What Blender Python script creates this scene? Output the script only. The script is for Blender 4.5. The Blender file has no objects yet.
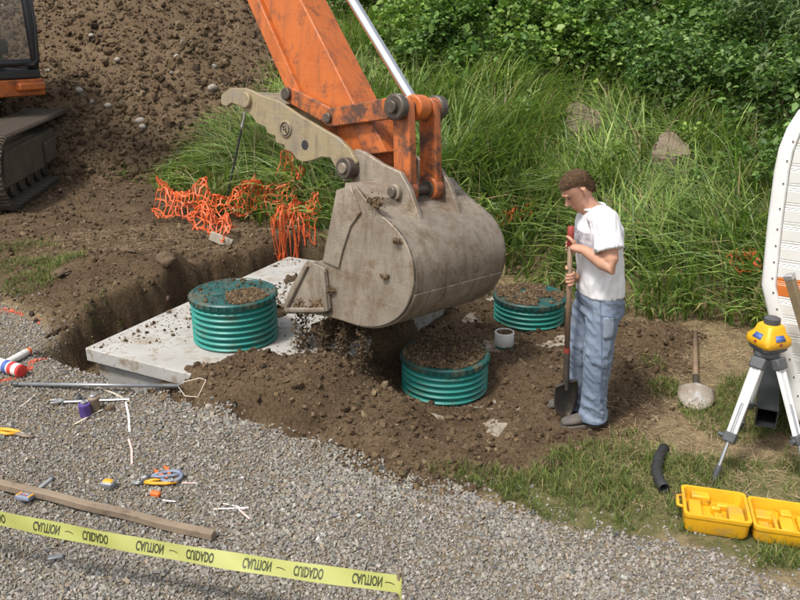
import bpy, bmesh, math, random
import numpy as np
from mathutils import Vector, Matrix

random.seed(7)
RNG = np.random.default_rng(11)
S = bpy.context.scene
COL = S.collection
R = math.radians

# ------------------------------------------------------------------ camera, sky, sun, exposure
F_PX, PITCH, CAM_H = 778.0, R(20), 2.63
cam_data = bpy.data.cameras.new('camera')
cam_data.sensor_width = 36.0
cam_data.lens = 36.0 * F_PX / 800.0
cam_data.clip_start = 0.05
cam_data.clip_end = 2000
cam = bpy.data.objects.new('camera', cam_data)
COL.objects.link(cam)
cam.location = (0, 0, CAM_H)
cam.rotation_euler = (R(90) - PITCH, 0, 0)
S.camera = cam

SUN_EL, SUN_AZ = R(60), R(-135)          # azimuth measured from +Y towards +X
world = bpy.data.worlds.new('World')
S.world = world
world.use_nodes = True
wn = world.node_tree
wn.nodes.clear()
sky = wn.nodes.new('ShaderNodeTexSky')
sky.sky_type = 'NISHITA'
sky.sun_disc = False
sky.sun_elevation = SUN_EL
sky.sun_rotation = SUN_AZ
sky.dust_density = 3.0
sky.air_density = 1.0
hs = wn.nodes.new('ShaderNodeHueSaturation')
hs.inputs['Saturation'].default_value = 0.35
bg = wn.nodes.new('ShaderNodeBackground')
bg.inputs['Strength'].default_value = 0.118
wo = wn.nodes.new('ShaderNodeOutputWorld')
wn.links.new(sky.outputs[0], hs.inputs['Color'])
wn.links.new(hs.outputs[0], bg.inputs['Color'])
wn.links.new(bg.outputs[0], wo.inputs[0])

sun_data = bpy.data.lights.new('sun', 'SUN')
sun_data.energy = 2.1
sun_data.angle = R(10)
sun_data.color = (1.0, 0.95, 0.88)
sun = bpy.data.objects.new('sun', sun_data)
COL.objects.link(sun)
sd_vec = Vector((math.sin(SUN_AZ) * math.cos(SUN_EL), math.cos(SUN_AZ) * math.cos(SUN_EL), math.sin(SUN_EL)))
sun.rotation_euler = sd_vec.to_track_quat('Z', 'Y').to_euler()
sun.location = (4, 6, 12)
S.view_settings.view_transform = 'Standard'
S.view_settings.look = 'None'
S.view_settings.gamma = 1
S.view_settings.use_curve_mapping = False
S.view_settings.exposure = 0.80
S.render.engine = 'CYCLES'

# ------------------------------------------------------------------ survey helpers (sight line -> point in the place)
CAMV = np.array([0, 0, CAM_H])
def ray(px, py):
    u = (px - 400) / F_PX; v = (300 - py) / F_PX
    return np.array([u, math.cos(PITCH) + v * math.sin(PITCH), -math.sin(PITCH) + v * math.cos(PITCH)])
def gz(px, py, z):
    d = ray(px, py); return CAMV + d * ((z - CAM_H) / d[2])
def at(px, py, Y):
    d = ray(px, py); return CAMV + d * (Y / d[1])

# ------------------------------------------------------------------ numpy noise
_T = np.random.default_rng(3).random((256, 256))
def vnoise(x, y, seed=0):
    x = np.asarray(x, float) + seed * 17.31; y = np.asarray(y, float) + seed * 9.17
    xi = np.floor(x).astype(int); yi = np.floor(y).astype(int)
    xf = x - xi; yf = y - yi
    xf = xf * xf * (3 - 2 * xf); yf = yf * yf * (3 - 2 * yf)
    a = _T[xi & 255, yi & 255]; b = _T[(xi + 1) & 255, yi & 255]
    c = _T[xi & 255, (yi + 1) & 255]; d = _T[(xi + 1) & 255, (yi + 1) & 255]
    return (a + (b - a) * xf) * (1 - yf) + (c + (d - c) * xf) * yf
def fbm(x, y, octv=4, seed=0):
    s = 0; a = 0.5; f = 1.0; n = 0
    for k in range(octv):
        s = s + a * vnoise(np.asarray(x) * f, np.asarray(y) * f, seed + k * 5); n += a; a *= 0.5; f *= 2.03
    return s / n
def sstep(a, b, x):
    t = np.clip((np.asarray(x, float) - a) / (b - a), 0, 1); return t * t * (3 - 2 * t)
def lerp(a, b, t): return a + (b - a) * t
def sd_poly(x, y, poly):
    """signed distance to a polygon, negative inside"""
    x = np.asarray(x, float); y = np.asarray(y, float)
    d = np.full(x.shape, 1e18); ins = np.zeros(x.shape, bool)
    n = len(poly)
    for i in range(n):
        ax, ay = poly[i]; bx, by = poly[(i + 1) % n]
        ex, ey = bx - ax, by - ay
        t = np.clip(((x - ax) * ex + (y - ay) * ey) / (ex * ex + ey * ey + 1e-12), 0, 1)
        d = np.minimum(d, (x - ax - t * ex) ** 2 + (y - ay - t * ey) ** 2)
        c = ((ay > y) != (by > y))
        xx = (bx - ax) * (y - ay) / ((by - ay) if by != ay else 1e-12) + ax
        ins ^= c & (x < xx)
    d = np.sqrt(d)
    return np.where(ins, -d, d)
def sd_line(x, y, pts):
    d = np.full(np.shape(x), 1e18)
    for (ax, ay), (bx, by) in zip(pts[:-1], pts[1:]):
        ex, ey = bx - ax, by - ay
        t = np.clip(((x - ax) * ex + (y - ay) * ey) / (ex * ex + ey * ey + 1e-12), 0, 1)
        d = np.minimum(d, (x - ax - t * ex) ** 2 + (y - ay - t * ey) ** 2)
    return np.sqrt(d)

# ------------------------------------------------------------------ objects
ORG = {}
def tag(o, label=None, cat=None, group=None, kind=None):
    if label: o['label'] = label
    if cat: o['category'] = cat
    if group: o['group'] = group
    if kind: o['kind'] = kind
    return o
def empty(name, loc, label=None, cat=None, group=None):
    o = bpy.data.objects.new(name, None); COL.objects.link(o)
    o.location = tuple(float(v) for v in loc); o.empty_display_size = 0.1
    ORG[o.name] = np.array([float(v) for v in loc])
    return tag(o, label, cat, group)
def link(name, me, mat, parent=None, smooth=None):
    """mesh in world coordinates -> object (child meshes are stored relative to their root)"""
    o = bpy.data.objects.new(name, me); COL.objects.link(o)
    if mat is not None: me.materials.append(mat)
    if parent is not None:
        org = ORG[parent.name]
        ORG[o.name] = org
        me.transform(Matrix.Translation(Vector(-org)))
        o.parent = parent
    else:
        n = len(me.vertices)
        co = np.empty(n * 3); me.vertices.foreach_get('co', co); co = co.reshape(-1, 3)
        org = np.array([co[:, 0].mean(), co[:, 1].mean(), co[:, 2].min()])
        me.transform(Matrix.Translation(Vector(-org)))
        o.location = tuple(float(v) for v in org)
        ORG[o.name] = org
    if smooth is not None:
        me.shade_smooth()
        if smooth < 180: me.set_sharp_from_angle(angle=R(smooth))
    return o
def np_mesh(name, V, Fq, col=None):
    """V (n,3), Fq (m,k) constant face size"""
    me = bpy.data.meshes.new(name)
    V = np.ascontiguousarray(V, dtype=np.float32); Fq = np.ascontiguousarray(Fq, dtype=np.int32)
    m, k = Fq.shape
    me.vertices.add(len(V)); me.vertices.foreach_set('co', V.ravel())
    me.loops.add(m * k); me.loops.foreach_set('vertex_index', Fq.ravel())
    me.polygons.add(m)
    me.polygons.foreach_set('loop_start', np.arange(0, m * k, k, dtype=np.int32))
    me.update(calc_edges=True)
    if col is not None:
        ca = me.color_attributes.new('Col', 'FLOAT_COLOR', 'POINT')
        c4 = np.ones((len(V), 4), np.float32); c4[:, :col.shape[1]] = col
        ca.data.foreach_set('color', c4.ravel())
    return me

class MB:
    def __init__(s): s.v = []; s.f = []
    def add(s, vs, fs):
        b = len(s.v); s.v += [tuple(float(c) for c in q) for q in vs]; s.f += [[b + i for i in q] for q in fs]; return s
    def box(s, c, size, M=None):
        hx, hy, hz = [k / 2 for k in size]
        vs = [Vector((x, y, z)) for x in (-hx, hx) for y in (-hy, hy) for z in (-hz, hz)]
        c = Vector(c)
        vs = [(M @ q if M is not None else q) + c for q in vs]
        return s.add(vs, [(0, 1, 3, 2), (4, 6, 7, 5), (0, 4, 5, 1), (2, 3, 7, 6), (0, 2, 6, 4), (1, 5, 7, 3)])
    def rings(s, rr, cap=True, close=True):
        n = len(rr[0]); vs = [q for r_ in rr for q in r_]; fs = []
        for i in range(len(rr) - 1):
            for j in range(n if close else n - 1):
                k = (j + 1) % n
                fs.append((i * n + j, i * n + k, (i + 1) * n + k, (i + 1) * n + j))
        if cap:
            fs.append(tuple(range(n - 1, -1, -1))); fs.append(tuple((len(rr) - 1) * n + j for j in range(n)))
        return s.add(vs, fs)
    def cyl(s, p0, p1, r0, r1=None, n=16, cap=True):
        return s.tube([p0, p1], [r0, r0 if r1 is None else r1], n, cap)
    def tube(s, path, r, n=10, cap=True, flat=1.0, up=None):
        """swept tube; r number, list, or list of (a,b)"""
        P = [Vector(tuple(float(c) for c in q)) for q in path]
        m = len(P)
        rs = list(r) if isinstance(r, (list, tuple)) else [r] * m
        T = []
        for i in range(m):
            t = (P[min(i + 1, m - 1)] - P[max(i - 1, 0)])
            T.append(t.normalized() if t.length > 1e-9 else Vector((0, 0, 1)))
        u = Vector(up) if up is not None else (Vector((0, 0, 1)) if abs(T[0].z) < .9 else Vector((1, 0, 0)))
        rr = []
        for i in range(m):
            u = (u - T[i] * u.dot(T[i]))
            if u.length < 1e-6: u = T[i].orthogonal()
            u.normalize(); w = T[i].cross(u)
            a, b = rs[i] if isinstance(rs[i], (list, tuple)) else (rs[i], rs[i] * flat)
            rr.append([P[i] + u * (a * math.cos(2 * math.pi * k / n)) + w * (b * math.sin(2 * math.pi * k / n)) for k in range(n)])
        return s.rings(rr, cap)
    def lathe(s, c, prof, n=32, cap=True):
        c = Vector(tuple(float(k) for k in c))
        rr = [[c + Vector((r_ * math.cos(2 * math.pi * k / n), r_ * math.sin(2 * math.pi * k / n), z)) for k in range(n)] for r_, z in prof]
        return s.rings(rr, cap)
    def prism(s, poly3, d):
        d = Vector(tuple(float(k) for k in d)); a = [Vector(tuple(float(k) for k in q)) for q in poly3]
        n = len(a)
        s.add(a + [q + d for q in a], [tuple(range(n)), tuple(range(2 * n - 1, n - 1, -1))] + [(i, i + n, (i + 1) % n + n, (i + 1) % n) for i in range(n)])
        return s
    def mesh(s, name):
        me = bpy.data.meshes.new(name); me.from_pydata(s.v, [], s.f); me.update()
        bm = bmesh.new(); bm.from_mesh(me); bmesh.ops.recalc_face_normals(bm, faces=bm.faces); bm.to_mesh(me); bm.free()
        return me
    def build(s, name, mat, parent=None, smooth=40, bevel=0, seg=2):
        o = link(name, s.mesh(name), mat, parent, smooth)
        if bevel:
            b = o.modifiers.new('bevel', 'BEVEL'); b.width = bevel; b.segments = seg; b.limit_method = 'ANGLE'; b.angle_limit = R(35)
            b.harden_normals = False
        return o

# ------------------------------------------------------------------ materials
def newmat(name):
    m = bpy.data.materials.new(name); m.use_nodes = True
    nt = m.node_tree; nt.nodes.clear()
    out = nt.nodes.new('ShaderNodeOutputMaterial'); b = nt.nodes.new('ShaderNodeBsdfPrincipled')
    nt.links.new(b.outputs[0], out.inputs[0])
    return m, nt, b, out
def N(nt, t, **k):
    n = nt.nodes.new(t)
    for a, v in k.items():
        if a in n.inputs: n.inputs[a].default_value = v
        else: setattr(n, a, v)
    return n
def noise(nt, scale, detail=4, rough=.55, coord=None):
    n = N(nt, 'ShaderNodeTexNoise'); n.inputs['Scale'].default_value = scale; n.inputs['Detail'].default_value = detail
    n.inputs['Roughness'].default_value = rough
    if coord is not None: nt.links.new(coord, n.inputs['Vector'])
    return n
def ramp(nt, fac, stops):
    r_ = nt.nodes.new('ShaderNodeValToRGB')
    e = r_.color_ramp.elements
    while len(e) < len(stops): e.new(.5)
    for k, (p, c) in enumerate(stops):
        e[k].position = p; e[k].color = (c[0], c[1], c[2], 1) if isinstance(c, (tuple, list)) else (c, c, c, 1)
    nt.links.new(fac, r_.inputs[0]); return r_
def mixc(nt, fac, a, b, mode='MIX'):
    m = nt.nodes.new('ShaderNodeMix'); m.data_type = 'RGBA'; m.blend_type = mode
    for sock, v in ((m.inputs[0], fac), (m.inputs[6], a), (m.inputs[7], b)):
        if hasattr(v, 'links') or isinstance(v, bpy.types.NodeSocket): nt.links.new(v, sock)
        elif isinstance(v, (tuple, list)): sock.default_value = (v[0], v[1], v[2], 1)
        else: sock.default_value = v
    return m.outputs[2]
def pmat(name, c1, c2=None, scale=6, rough=.6, metal=0, bump=0.0, bscale=60, spots=None, coat=0, spec=.5, lo=.35, hi=.65, rvar=.1, bdist=.01):
    """two-tone mottled procedural paint/steel/cloth; spots = [(colour, scale, lo, hi), ...] layered wear"""
    m, nt, b, out = newmat(name)
    tc = N(nt, 'ShaderNodeTexCoord').outputs['Object']
    c2 = c2 or tuple(k * .8 for k in c1)
    n1 = noise(nt, scale, 5, .6, tc)
    col = ramp(nt, n1.outputs[0], [(lo, c1), (hi, c2)]).outputs[0]
    for (sc, ss, a, z) in (spots or []):
        ns = noise(nt, ss, 6, .65, tc)
        f = ramp(nt, ns.outputs[0], [(a, 0.0), (z, 1.0)])
        col = mixc(nt, f.outputs[0], col, sc)
    nt.links.new(col, b.inputs['Base Color'])
    rn = noise(nt, scale * 2.3, 4, .6, tc)
    mr = N(nt, 'ShaderNodeMapRange'); mr.inputs[3].default_value = max(0, rough - rvar); mr.inputs[4].default_value = min(1, rough + rvar)
    nt.links.new(rn.outputs[0], mr.inputs[0]); nt.links.new(mr.outputs[0], b.inputs['Roughness'])
    b.inputs['Metallic'].default_value = metal
    b.inputs['Specular IOR Level'].default_value = spec
    b.inputs['Coat Weight'].default_value = coat
    if bump:
        nb = noise(nt, bscale, 5, .6, tc); bp = N(nt, 'ShaderNodeBump'); bp.inputs['Strength'].default_value = bump; bp.inputs['Distance'].default_value = bdist
        nt.links.new(nb.outputs[0], bp.inputs['Height']); nt.links.new(bp.outputs[0], b.inputs['Normal'])
    return m
def attrmat(name, rough=.8, nscale=40, namt=.35, bump=.3, bscale=120, spec=.3, transl=0.0):
    """colour of each piece comes from its own attribute, plus grain"""
    m, nt, b, out = newmat(name)
    a = N(nt, 'ShaderNodeAttribute', attribute_name='Col')
    tc = N(nt, 'ShaderNodeTexCoord').outputs['Object']
    n1 = noise(nt, nscale, 3, .6, tc)
    f = ramp(nt, n1.outputs[0], [(.3, 1 - namt), (.7, 1 + namt * .6)])
    col = mixc(nt, 1.0, a.outputs[0], f.outputs[0], 'MULTIPLY')
    nt.links.new(col, b.inputs['Base Color'])
    b.inputs['Roughness'].default_value = rough; b.inputs['Specular IOR Level'].default_value = spec
    if bump:
        nb = noise(nt, bscale, 4, .6, tc); bp = N(nt, 'ShaderNodeBump'); bp.inputs['Strength'].default_value = bump; bp.inputs['Distance'].default_value = .004
        nt.links.new(nb.outputs[0], bp.inputs['Height']); nt.links.new(bp.outputs[0], b.inputs['Normal'])
    if transl:
        t = N(nt, 'ShaderNodeBsdfTranslucent'); nt.links.new(mixc(nt, 1.0, col, (1.0, 1.15, .55), 'MULTIPLY'), t.inputs[0])
        mx = N(nt, 'ShaderNodeMixShader'); mx.inputs[0].default_value = transl
        nt.links.new(b.outputs[0], mx.inputs[1]); nt.links.new(t.outputs[0], mx.inputs[2]); nt.links.new(mx.outputs[0], out.inputs[0])
    return m
SOIL_A, SOIL_B = (.150, .100, .055), (.085, .055, .030)
M = {}
M['grass'] = attrmat('grass_blades', .55, 8, .25, 0, transl=.28, spec=.25)
M['leaf'] = attrmat('leaves', .5, 12, .25, 0, transl=.25, spec=.35)
M['stone'] = attrmat('gravel_stone', .85, 90, .35, .4, 200)
M['clod'] = attrmat('soil_clods', .95, 60, .4, .6, 150, spec=.15)
M['straw'] = attrmat('dry_straw', .8, 20, .3, 0)
M['concrete'] = pmat('cast_concrete', (.335, .325, .30), (.41, .40, .375), 5, .9, bump=.25, bscale=80, spots=[((.26, .20, .135), 4, .54, .74), ((.22, .17, .11), 10, .54, .68), ((.30, .29, .27), 45, .60, .66), ((.14, .095, .055), 30, .64, .69)])
M['concrete_soiled'] = pmat('soiled_concrete', (.34, .31, .26), (.24, .20, .15), 9, .9, bump=.3, bscale=60, spots=[((.17, .12, .07), 12, .48, .60), ((.13, .088, .05), 28, .56, .62)])
M['teal'] = pmat('teal_plastic', (.02, .20, .165), (.026, .25, .205), 7, .42, spots=[((.10, .085, .05), 6, .53, .76)], bump=.05)
M['teal_dark'] = pmat('dark_teal_plastic', (.008, .062, .056), (.012, .09, .082), 9, .4, spots=[((.12, .095, .055), 7, .48, .70)], bump=.1)
M['pvc'] = pmat('white_pvc', (.70, .69, .66), (.62, .61, .57), 8, .4, spots=[((.25, .18, .1), 14, .60, .72)])
def scuffed(name, base, tones, wear, rough=.5, metal=.3, grime=(.54, .66), streaks=(.56, .74), bump=.25):
    """machine surface: broad tones, run-down streaks, fine directional scratches, grime patches"""
    m, nt, b, out = newmat(name)
    tc = N(nt, 'ShaderNodeTexCoord').outputs['Object']
    def mapped(sc, rot=(0, 0, 0)):
        mp_ = N(nt, 'ShaderNodeMapping'); mp_.inputs['Scale'].default_value = sc; mp_.inputs['Rotation'].default_value = rot
        nt.links.new(tc, mp_.inputs['Vector']); return mp_.outputs[0]
    col = ramp(nt, noise(nt, 2.6, 6, .65, tc).outputs[0], [(.32, base), (.50, tones[0]), (.68, tones[1])]).outputs[0]
    st = noise(nt, 1.0, 5, .7, mapped((14, 14, 1.6)))                      # streaks run downwards
    col = mixc(nt, ramp(nt, st.outputs[0], [(streaks[0], 0.0), (streaks[1], .8)]).outputs[0], col, wear[0])
    sc1 = noise(nt, 1.0, 3, .8, mapped((3, 3, 130), (.9, .5, .3))); sc2 = noise(nt, 1.0, 3, .8, mapped((150, 5, 5), (.2, .4, 1.1)))
    col = mixc(nt, ramp(nt, sc1.outputs[0], [(.64, 0.0), (.70, .6)]).outputs[0], col, wear[1])
    col = mixc(nt, ramp(nt, sc2.outputs[0], [(.64, 0.0), (.70, .5)]).outputs[0], col, wear[2])
    gr_ = noise(nt, 6, 7, .75, tc)
    col = mixc(nt, ramp(nt, gr_.outputs[0], [(grime[0], 0.0), (grime[1], .9)]).outputs[0], col, wear[3])
    nt.links.new(col, b.inputs['Base Color'])
    rr_ = ramp(nt, gr_.outputs[0], [(.35, rough - .12), (.65, rough + .25)]); nt.links.new(rr_.outputs[0], b.inputs['Roughness'])
    b.inputs['Metallic'].default_value = metal
    bp = N(nt, 'ShaderNodeBump'); bp.inputs['Strength'].default_value = bump; bp.inputs['Distance'].default_value = .008
    ad = N(nt, 'ShaderNodeMath', operation='ADD'); nt.links.new(noise(nt, 22, 5, .65, tc).outputs[0], ad.inputs[0]); nt.links.new(sc1.outputs[0], ad.inputs[1])
    nt.links.new(ad.outputs[0], bp.inputs['Height']); nt.links.new(bp.outputs[0], b.inputs['Normal'])
    return m
M['worn_steel'] = scuffed('worn_bucket_steel', (.215, .178, .138), ((.285, .24, .188), (.365, .31, .24)), ((.14, .095, .058), (.52, .48, .43), (.10, .075, .055), (.165, .115, .07)), .46, .3, (.50, .64), (.50, .72))
M['orange_paint'] = scuffed('orange_machine_paint', (.39, .092, .018), ((.51, .132, .024), (.44, .108, .021)), ((.21, .075, .03), (.70, .26, .09), (.20, .07, .03), (.085, .045, .03)), .42, 0, (.525, .66), (.52, .74), bump=.14)
M['orange_greasy'] = scuffed('greasy_orange_paint', (.30, .085, .025), ((.50, .13, .026), (.40, .10, .025)), ((.06, .038, .026), (.62, .24, .09), (.08, .045, .03), (.045, .032, .025)), .42, 0, (.47, .60), (.50, .70), bump=.2)
M['thumb_steel'] = scuffed('faded_yellow_steel', (.22, .19, .15), ((.315, .25, .14), (.255, .225, .18)), ((.16, .11, .07), (.50, .46, .40), (.13, .10, .075), (.17, .135, .10)), .5, .15, (.52, .66), (.52, .72))
M['greasy'] = pmat('greasy_pin_steel', (.075, .06, .048), (.13, .11, .09), 12, .45, .5, bump=.2)
M['chrome'] = pmat('chrome_rod', (.78, .79, .80), (.70, .71, .72), 6, .16, .95, rvar=.05)
M['black_paint'] = pmat('black_paint', (.02, .022, .024), (.03, .03, .032), 6, .4, bump=.05)
M['shaded_track_steel'] = pmat('shaded_track_steel', (.085, .07, .055), (.14, .12, .10), 8, .65, .3, bump=.4, bscale=40, spots=[((.10, .072, .045), 7, .48, .62)])  # tones lowered so the shade round the tracks sits in the steel colour
M['frame_dusty_shaded'] = pmat('dusty_shaded_track_frame', (.13, .10, .07), (.085, .066, .046), 5, .8, .1, bump=.3, bscale=50)  # dusty frame colour darkened too, with the same shade painted in
M['rubber'] = pmat('black_rubber', (.018, .018, .018), (.03, .03, .03), 20, .75)

# ================================================================== TERRAIN
T1 = np.array([-2.31, 5.24]); TA = R(-27)
QA = np.array([math.cos(TA), math.sin(TA)]); QB = np.array([-math.sin(TA), math.cos(TA)])
def to_qr(x, y):
    dx = np.asarray(x) - T1[0]; dy = np.asarray(y) - T1[1]
    return dx * QA[0] + dy * QA[1], dx * QB[0] + dy * QB[1]
def from_qr(q, r_, z=0): return np.array([T1[0] + QA[0] * q + QB[0] * r_, T1[1] + QA[1] * q + QB[1] * r_, z])
TANK1_Z, TANK2_Z = .35, .055
TANK1 = (0, 1.80, 0, 2.60); TANK2 = (1.95, 2.98, .66, 3.35)

def poly_px(lst): return [tuple(gz(a, b, c)[:2]) for a, b, c in lst]
GRAVEL = [(-9, 6.0), (-4.6, 5.9)] + poly_px([(0, 312, .28), (35, 328, .27), (60, 348, .25), (85, 366, .24), (130, 378, .22), (200, 402, .2), (255, 414, .2), (300, 430, .17), (345, 455, .13), (400, 470, .1), (465, 487, .06), (520, 515, .03), (560, 525, .02), (640, 541, 0), (720, 555, 0), (800, 588, 0), (1000, 660, 0)]) + [(3.5, .5), (-9, .5)]
LAWN = poly_px([(478, 482, .05), (505, 470, .04), (560, 452, .02), (640, 442, 0), (690, 455, 0), (760, 465, 0), (860, 440, 0), (900, 560, 0), (800, 580, 0), (700, 548, 0), (600, 533, 0), (540, 517, .02)])
SOILZ = poly_px([(70, 362, .24), (130, 383, .22), (195, 408, .2), (250, 418, .2), (300, 434, .17), (345, 460, .13), (400, 474, .1), (470, 490, .06), (520, 470, .04), (600, 450, .02), (650, 425, .0), (690, 370, 0), (690, 330, 0), (620, 322, .02), (560, 300, .05), (490, 280, .1), (380, 268, .3), (330, 245, .45), (225, 205, .5), (160, 180, .5), (110, 160, .5), (0, 158, .5), (-300, 190, .45), (-100, 300, .3), (0, 308, .28), (45, 330, .26)])
YB_X = [-9, -3.6, -2.57, -2.0, -.73, .3, 1.05, 1.56, 2.0, 2.7, 3.44, 6, 12]
YB_Y = [13.5, 10.7, 9.3, 8.5, 7.85, 7.95, 7.65, 7.2, 6.75, 6.55, 6.3, 6.1, 5.6]
def ybase(x): return np.interp(x, YB_X, YB_Y)
LEFT_GRASS = poly_px([(0, 245, .48), (60, 238, .48), (75, 262, .47), (40, 300, .4), (0, 312, .3), (-120, 320, .3), (-120, 245, .48)])
EXC_QR = [(-.36, -.06), (-.42, .5), (-.30, 1.5), (-.05, 2.5), (.25, 3.05), (1.9, 3.05), (2.0, 3.5), (3.3, 3.5), (3.4, .3), (1.9, .2), (1.9, -.04)]
PAINT_LINES = [[tuple(gz(a, b, .26)[:2]) for a, b in l] for l in ([(-20, 320), (12, 323), (28, 327)], [(32, 366), (48, 360), (62, 353)], [(-20, 386), (10, 381), (30, 370)], [(38, 330), (44, 334)])]

def natural(x, y):
    q, r_ = to_qr(x, y)
    g = .2 - .2 * sstep(-1.2, 1.3, x) + .07 * sstep(-1.6, -3, x) + .012 * np.exp(-((q - .7) / 1.0) ** 2 - ((r_ + .1) / .35) ** 2)
    bank = sstep(-.25, .9, r_) * sstep(2.2, .6, q) * (1 - sstep(1.3, 2.3, x))
    z = g + (.48 - g) * bank
    up = np.maximum(0, y - ybase(x))
    z = z + np.minimum(.20 * up * sstep(-4.5, -1.5, x) + .03 * up * sstep(-1.5, -4.5, x), 4.5) + .15 * np.maximum(0, y - 24) * sstep(60, 20, y)
    return z
def mound(x, y, cx, cy, rx, ry, top, ang=0):
    c, s_ = math.cos(ang), math.sin(ang)
    dx = x - cx; dy = y - cy
    a = (dx * c + dy * s_) / rx; b = (-dx * s_ + dy * c) / ry
    return top * np.maximum(0, 1 - (a * a + b * b))
MOUNDS = [(300, 376, .35, .62, .46, .10, -.4), (250, 362, .36, .42, .32, .09, 0), (340, 400, .2, .75, .46, .17, -.3),
    (345, 356, .3, .5, .45, .06, 0), (400, 446, .1, .70, .30, .11, -.4), (520, 380, .05, .6, .5, .08, 0), (600, 360, .05, .6, .5, .07, .3),
    (520, 350, .1, .4, .2, .04, 0), (278, 312, .35, .20, .4, .08, -.5), (400, 470, .1, .5, .2, .06, -.3), (640, 335, .05, .6, .3, .10, 0), (230, 395, .22, .55, .28, .10, -.45), (172, 392, .22, .34, .11, .06, -.4), (292, 396, .28, .50, .30, .18, -.45), (350, 420, .2, .4, .25, .12, -.4), (392, 352, .15, .35, .22, .15, .9), (312, 296, .35, .30, .70, .085, -.35), (338, 330, .35, .35, .4, .10, 0), (290, 280, .35, .16, .30, .07, -.4)]
def lump_h(x, y):
    lump = np.zeros_like(x)
    for (px, py, pz, rx, ry, top, ang) in MOUNDS:
        c = gz(px, py, pz); lump = np.maximum(lump, mound(x, y, c[0], c[1], rx, ry, top, ang))
    return lump
def h(x, y, detail=True):
    x = np.asarray(x, float); y = np.asarray(y, float)
    q, r_ = to_qr(x, y)
    z = natural(x, y) + .10 * (fbm(x * .9, y * .9, 3, 2) - .5) * sstep(3.5, 6, y)
    gr = sd_poly(x, y, GRAVEL)
    wob = .26 * (fbm(x * 2.4, y * 2.4, 4, 9) - .5) + .12 * (fbm(x * 9, y * 9, 3, 10) - .5)
    e = sd_poly(q, r_, EXC_QR) + wob * sstep(-.1, .2, np.minimum(np.abs(r_ + .05) * 1 + (q > .2) * 9, 1))
    dig = sstep(.10, -.10, e)
    # floor of the excavation: open beside tank 1, backfilled around tank 2
    open_ = sstep(1.75, 1.45, q)
    floor = lerp(.045, -.55, open_)
    floor = floor + .05 * (fbm(x * 3.2, y * 3.2, 4, 4) - .5)
    z = lerp(z, np.minimum(z, floor), dig)
    # loose soil thrown over tank 2, bare concrete showing through in places
    over2 = sstep(.10, -.05, np.maximum(np.abs(q - 2.45) - .7, np.abs(r_ - 1.9) - 1.6))
    z = np.maximum(z, over2 * (TANK2_Z + .004 + .085 * (fbm(x * 3.1, y * 3.1, 4, 21) - .47)))
    # mounds
    rough_ = 1 + .55 * (fbm(x * 4, y * 4, 4, 31) - .5)
    lump = lump_h(x, y)
    basez = np.maximum(natural(x, y), lerp(-1, .045, sstep(1.3, 1.7, q)))
    in1 = sstep(.34, .02, np.maximum(np.maximum(-q, q - 1.8), np.maximum(-r_, r_ - 2.6)))
    basez = np.maximum(basez * (1 - in1) + in1 * (TANK1_Z - .045), z * 0 - 9)
    onm = sstep(.0, .085, lump)
    keep_hole = sstep(.02, -.02, np.maximum(np.maximum(-.6 - q, q - .02), -.02 - r_))   # nothing fills the open trench
    z = np.where(lump > .002, np.maximum(z, (basez + lump * rough_) * onm + np.where((q > .02) & (q < 1.8) & (r_ > .01) & (r_ < 2.6), basez - .01, z) * (1 - onm)), z) * (1 - keep_hole) + z * keep_hole
    # bank lump and roll at the trench edge
    c = gz(165, 268, .5); z = z + mound(x, y, c[0], c[1], .28, .22, .16, 0)
    c = gz(110, 262, .5); z = z + mound(x, y, c[0], c[1], .55, .4, .08, .6)
    # roughness by surface
    soilw = sstep(.10, -.10, np.minimum(sd_poly(x, y, SOILZ), e))
    rough_a = .010 + .045 * soilw + .05 * sstep(7, 10, y)
    z = z + rough_a * (fbm(x * 7, y * 7, 4, 44) - .5) * np.where(gr < 0, .35, 1) 
    if detail: z = z + (.022 * soilw) * (fbm(x * 24, y * 24, 3, 51) - .5)
    # the front edge of the buried tank stays bare in places
    bare_ = sstep(.075, .04, np.abs(r_ - .69)) * sstep(1.98, 2.05, q) * sstep(2.96, 2.90, q) * sstep(.44, .50, fbm(q * 3.1, r_ * 2, 2, 98))
    z = lerp(z, np.minimum(z, TANK2_Z - .02), bare_)
    return z

def axis(fine0, fine1, step, far0, far1, grow=1.12):
    a = list(np.arange(fine0, fine1 + 1e-6, step)); s_ = step
    while a[-1] < far1: s_ *= grow; a.append(a[-1] + s_)
    s_ = step; b = [a[0]]
    while b[0] > far0: s_ *= grow; b.insert(0, b[0] - s_)
    return np.array(b[:-1] + a)
gx = axis(-4.4, 4.0, .028, -300, 300)
gy = axis(2.3, 8.6, .026, -60, 500, 1.06)
GX, GY = np.meshgrid(gx, gy)
GZ = h(GX, GY)
def hz(x, y):
    i = min(max(int(np.searchsorted(gx, x)) - 1, 0), len(gx) - 2); j = min(max(int(np.searchsorted(gy, y)) - 1, 0), len(gy) - 2)
    u = (x - gx[i]) / (gx[i + 1] - gx[i]); v = (y - gy[j]) / (gy[j + 1] - gy[j])
    return float((GZ[j, i] * (1 - u) + GZ[j, i + 1] * u) * (1 - v) + (GZ[j + 1, i] * (1 - u) + GZ[j + 1, i + 1] * u) * v)
def on_ground(px, py):
    for t in np.arange(2.5, 30, .01):
        p = CAMV + ray(px, py) * t
        if p[2] < hz(p[0], p[1]): return p
    return p
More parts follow.
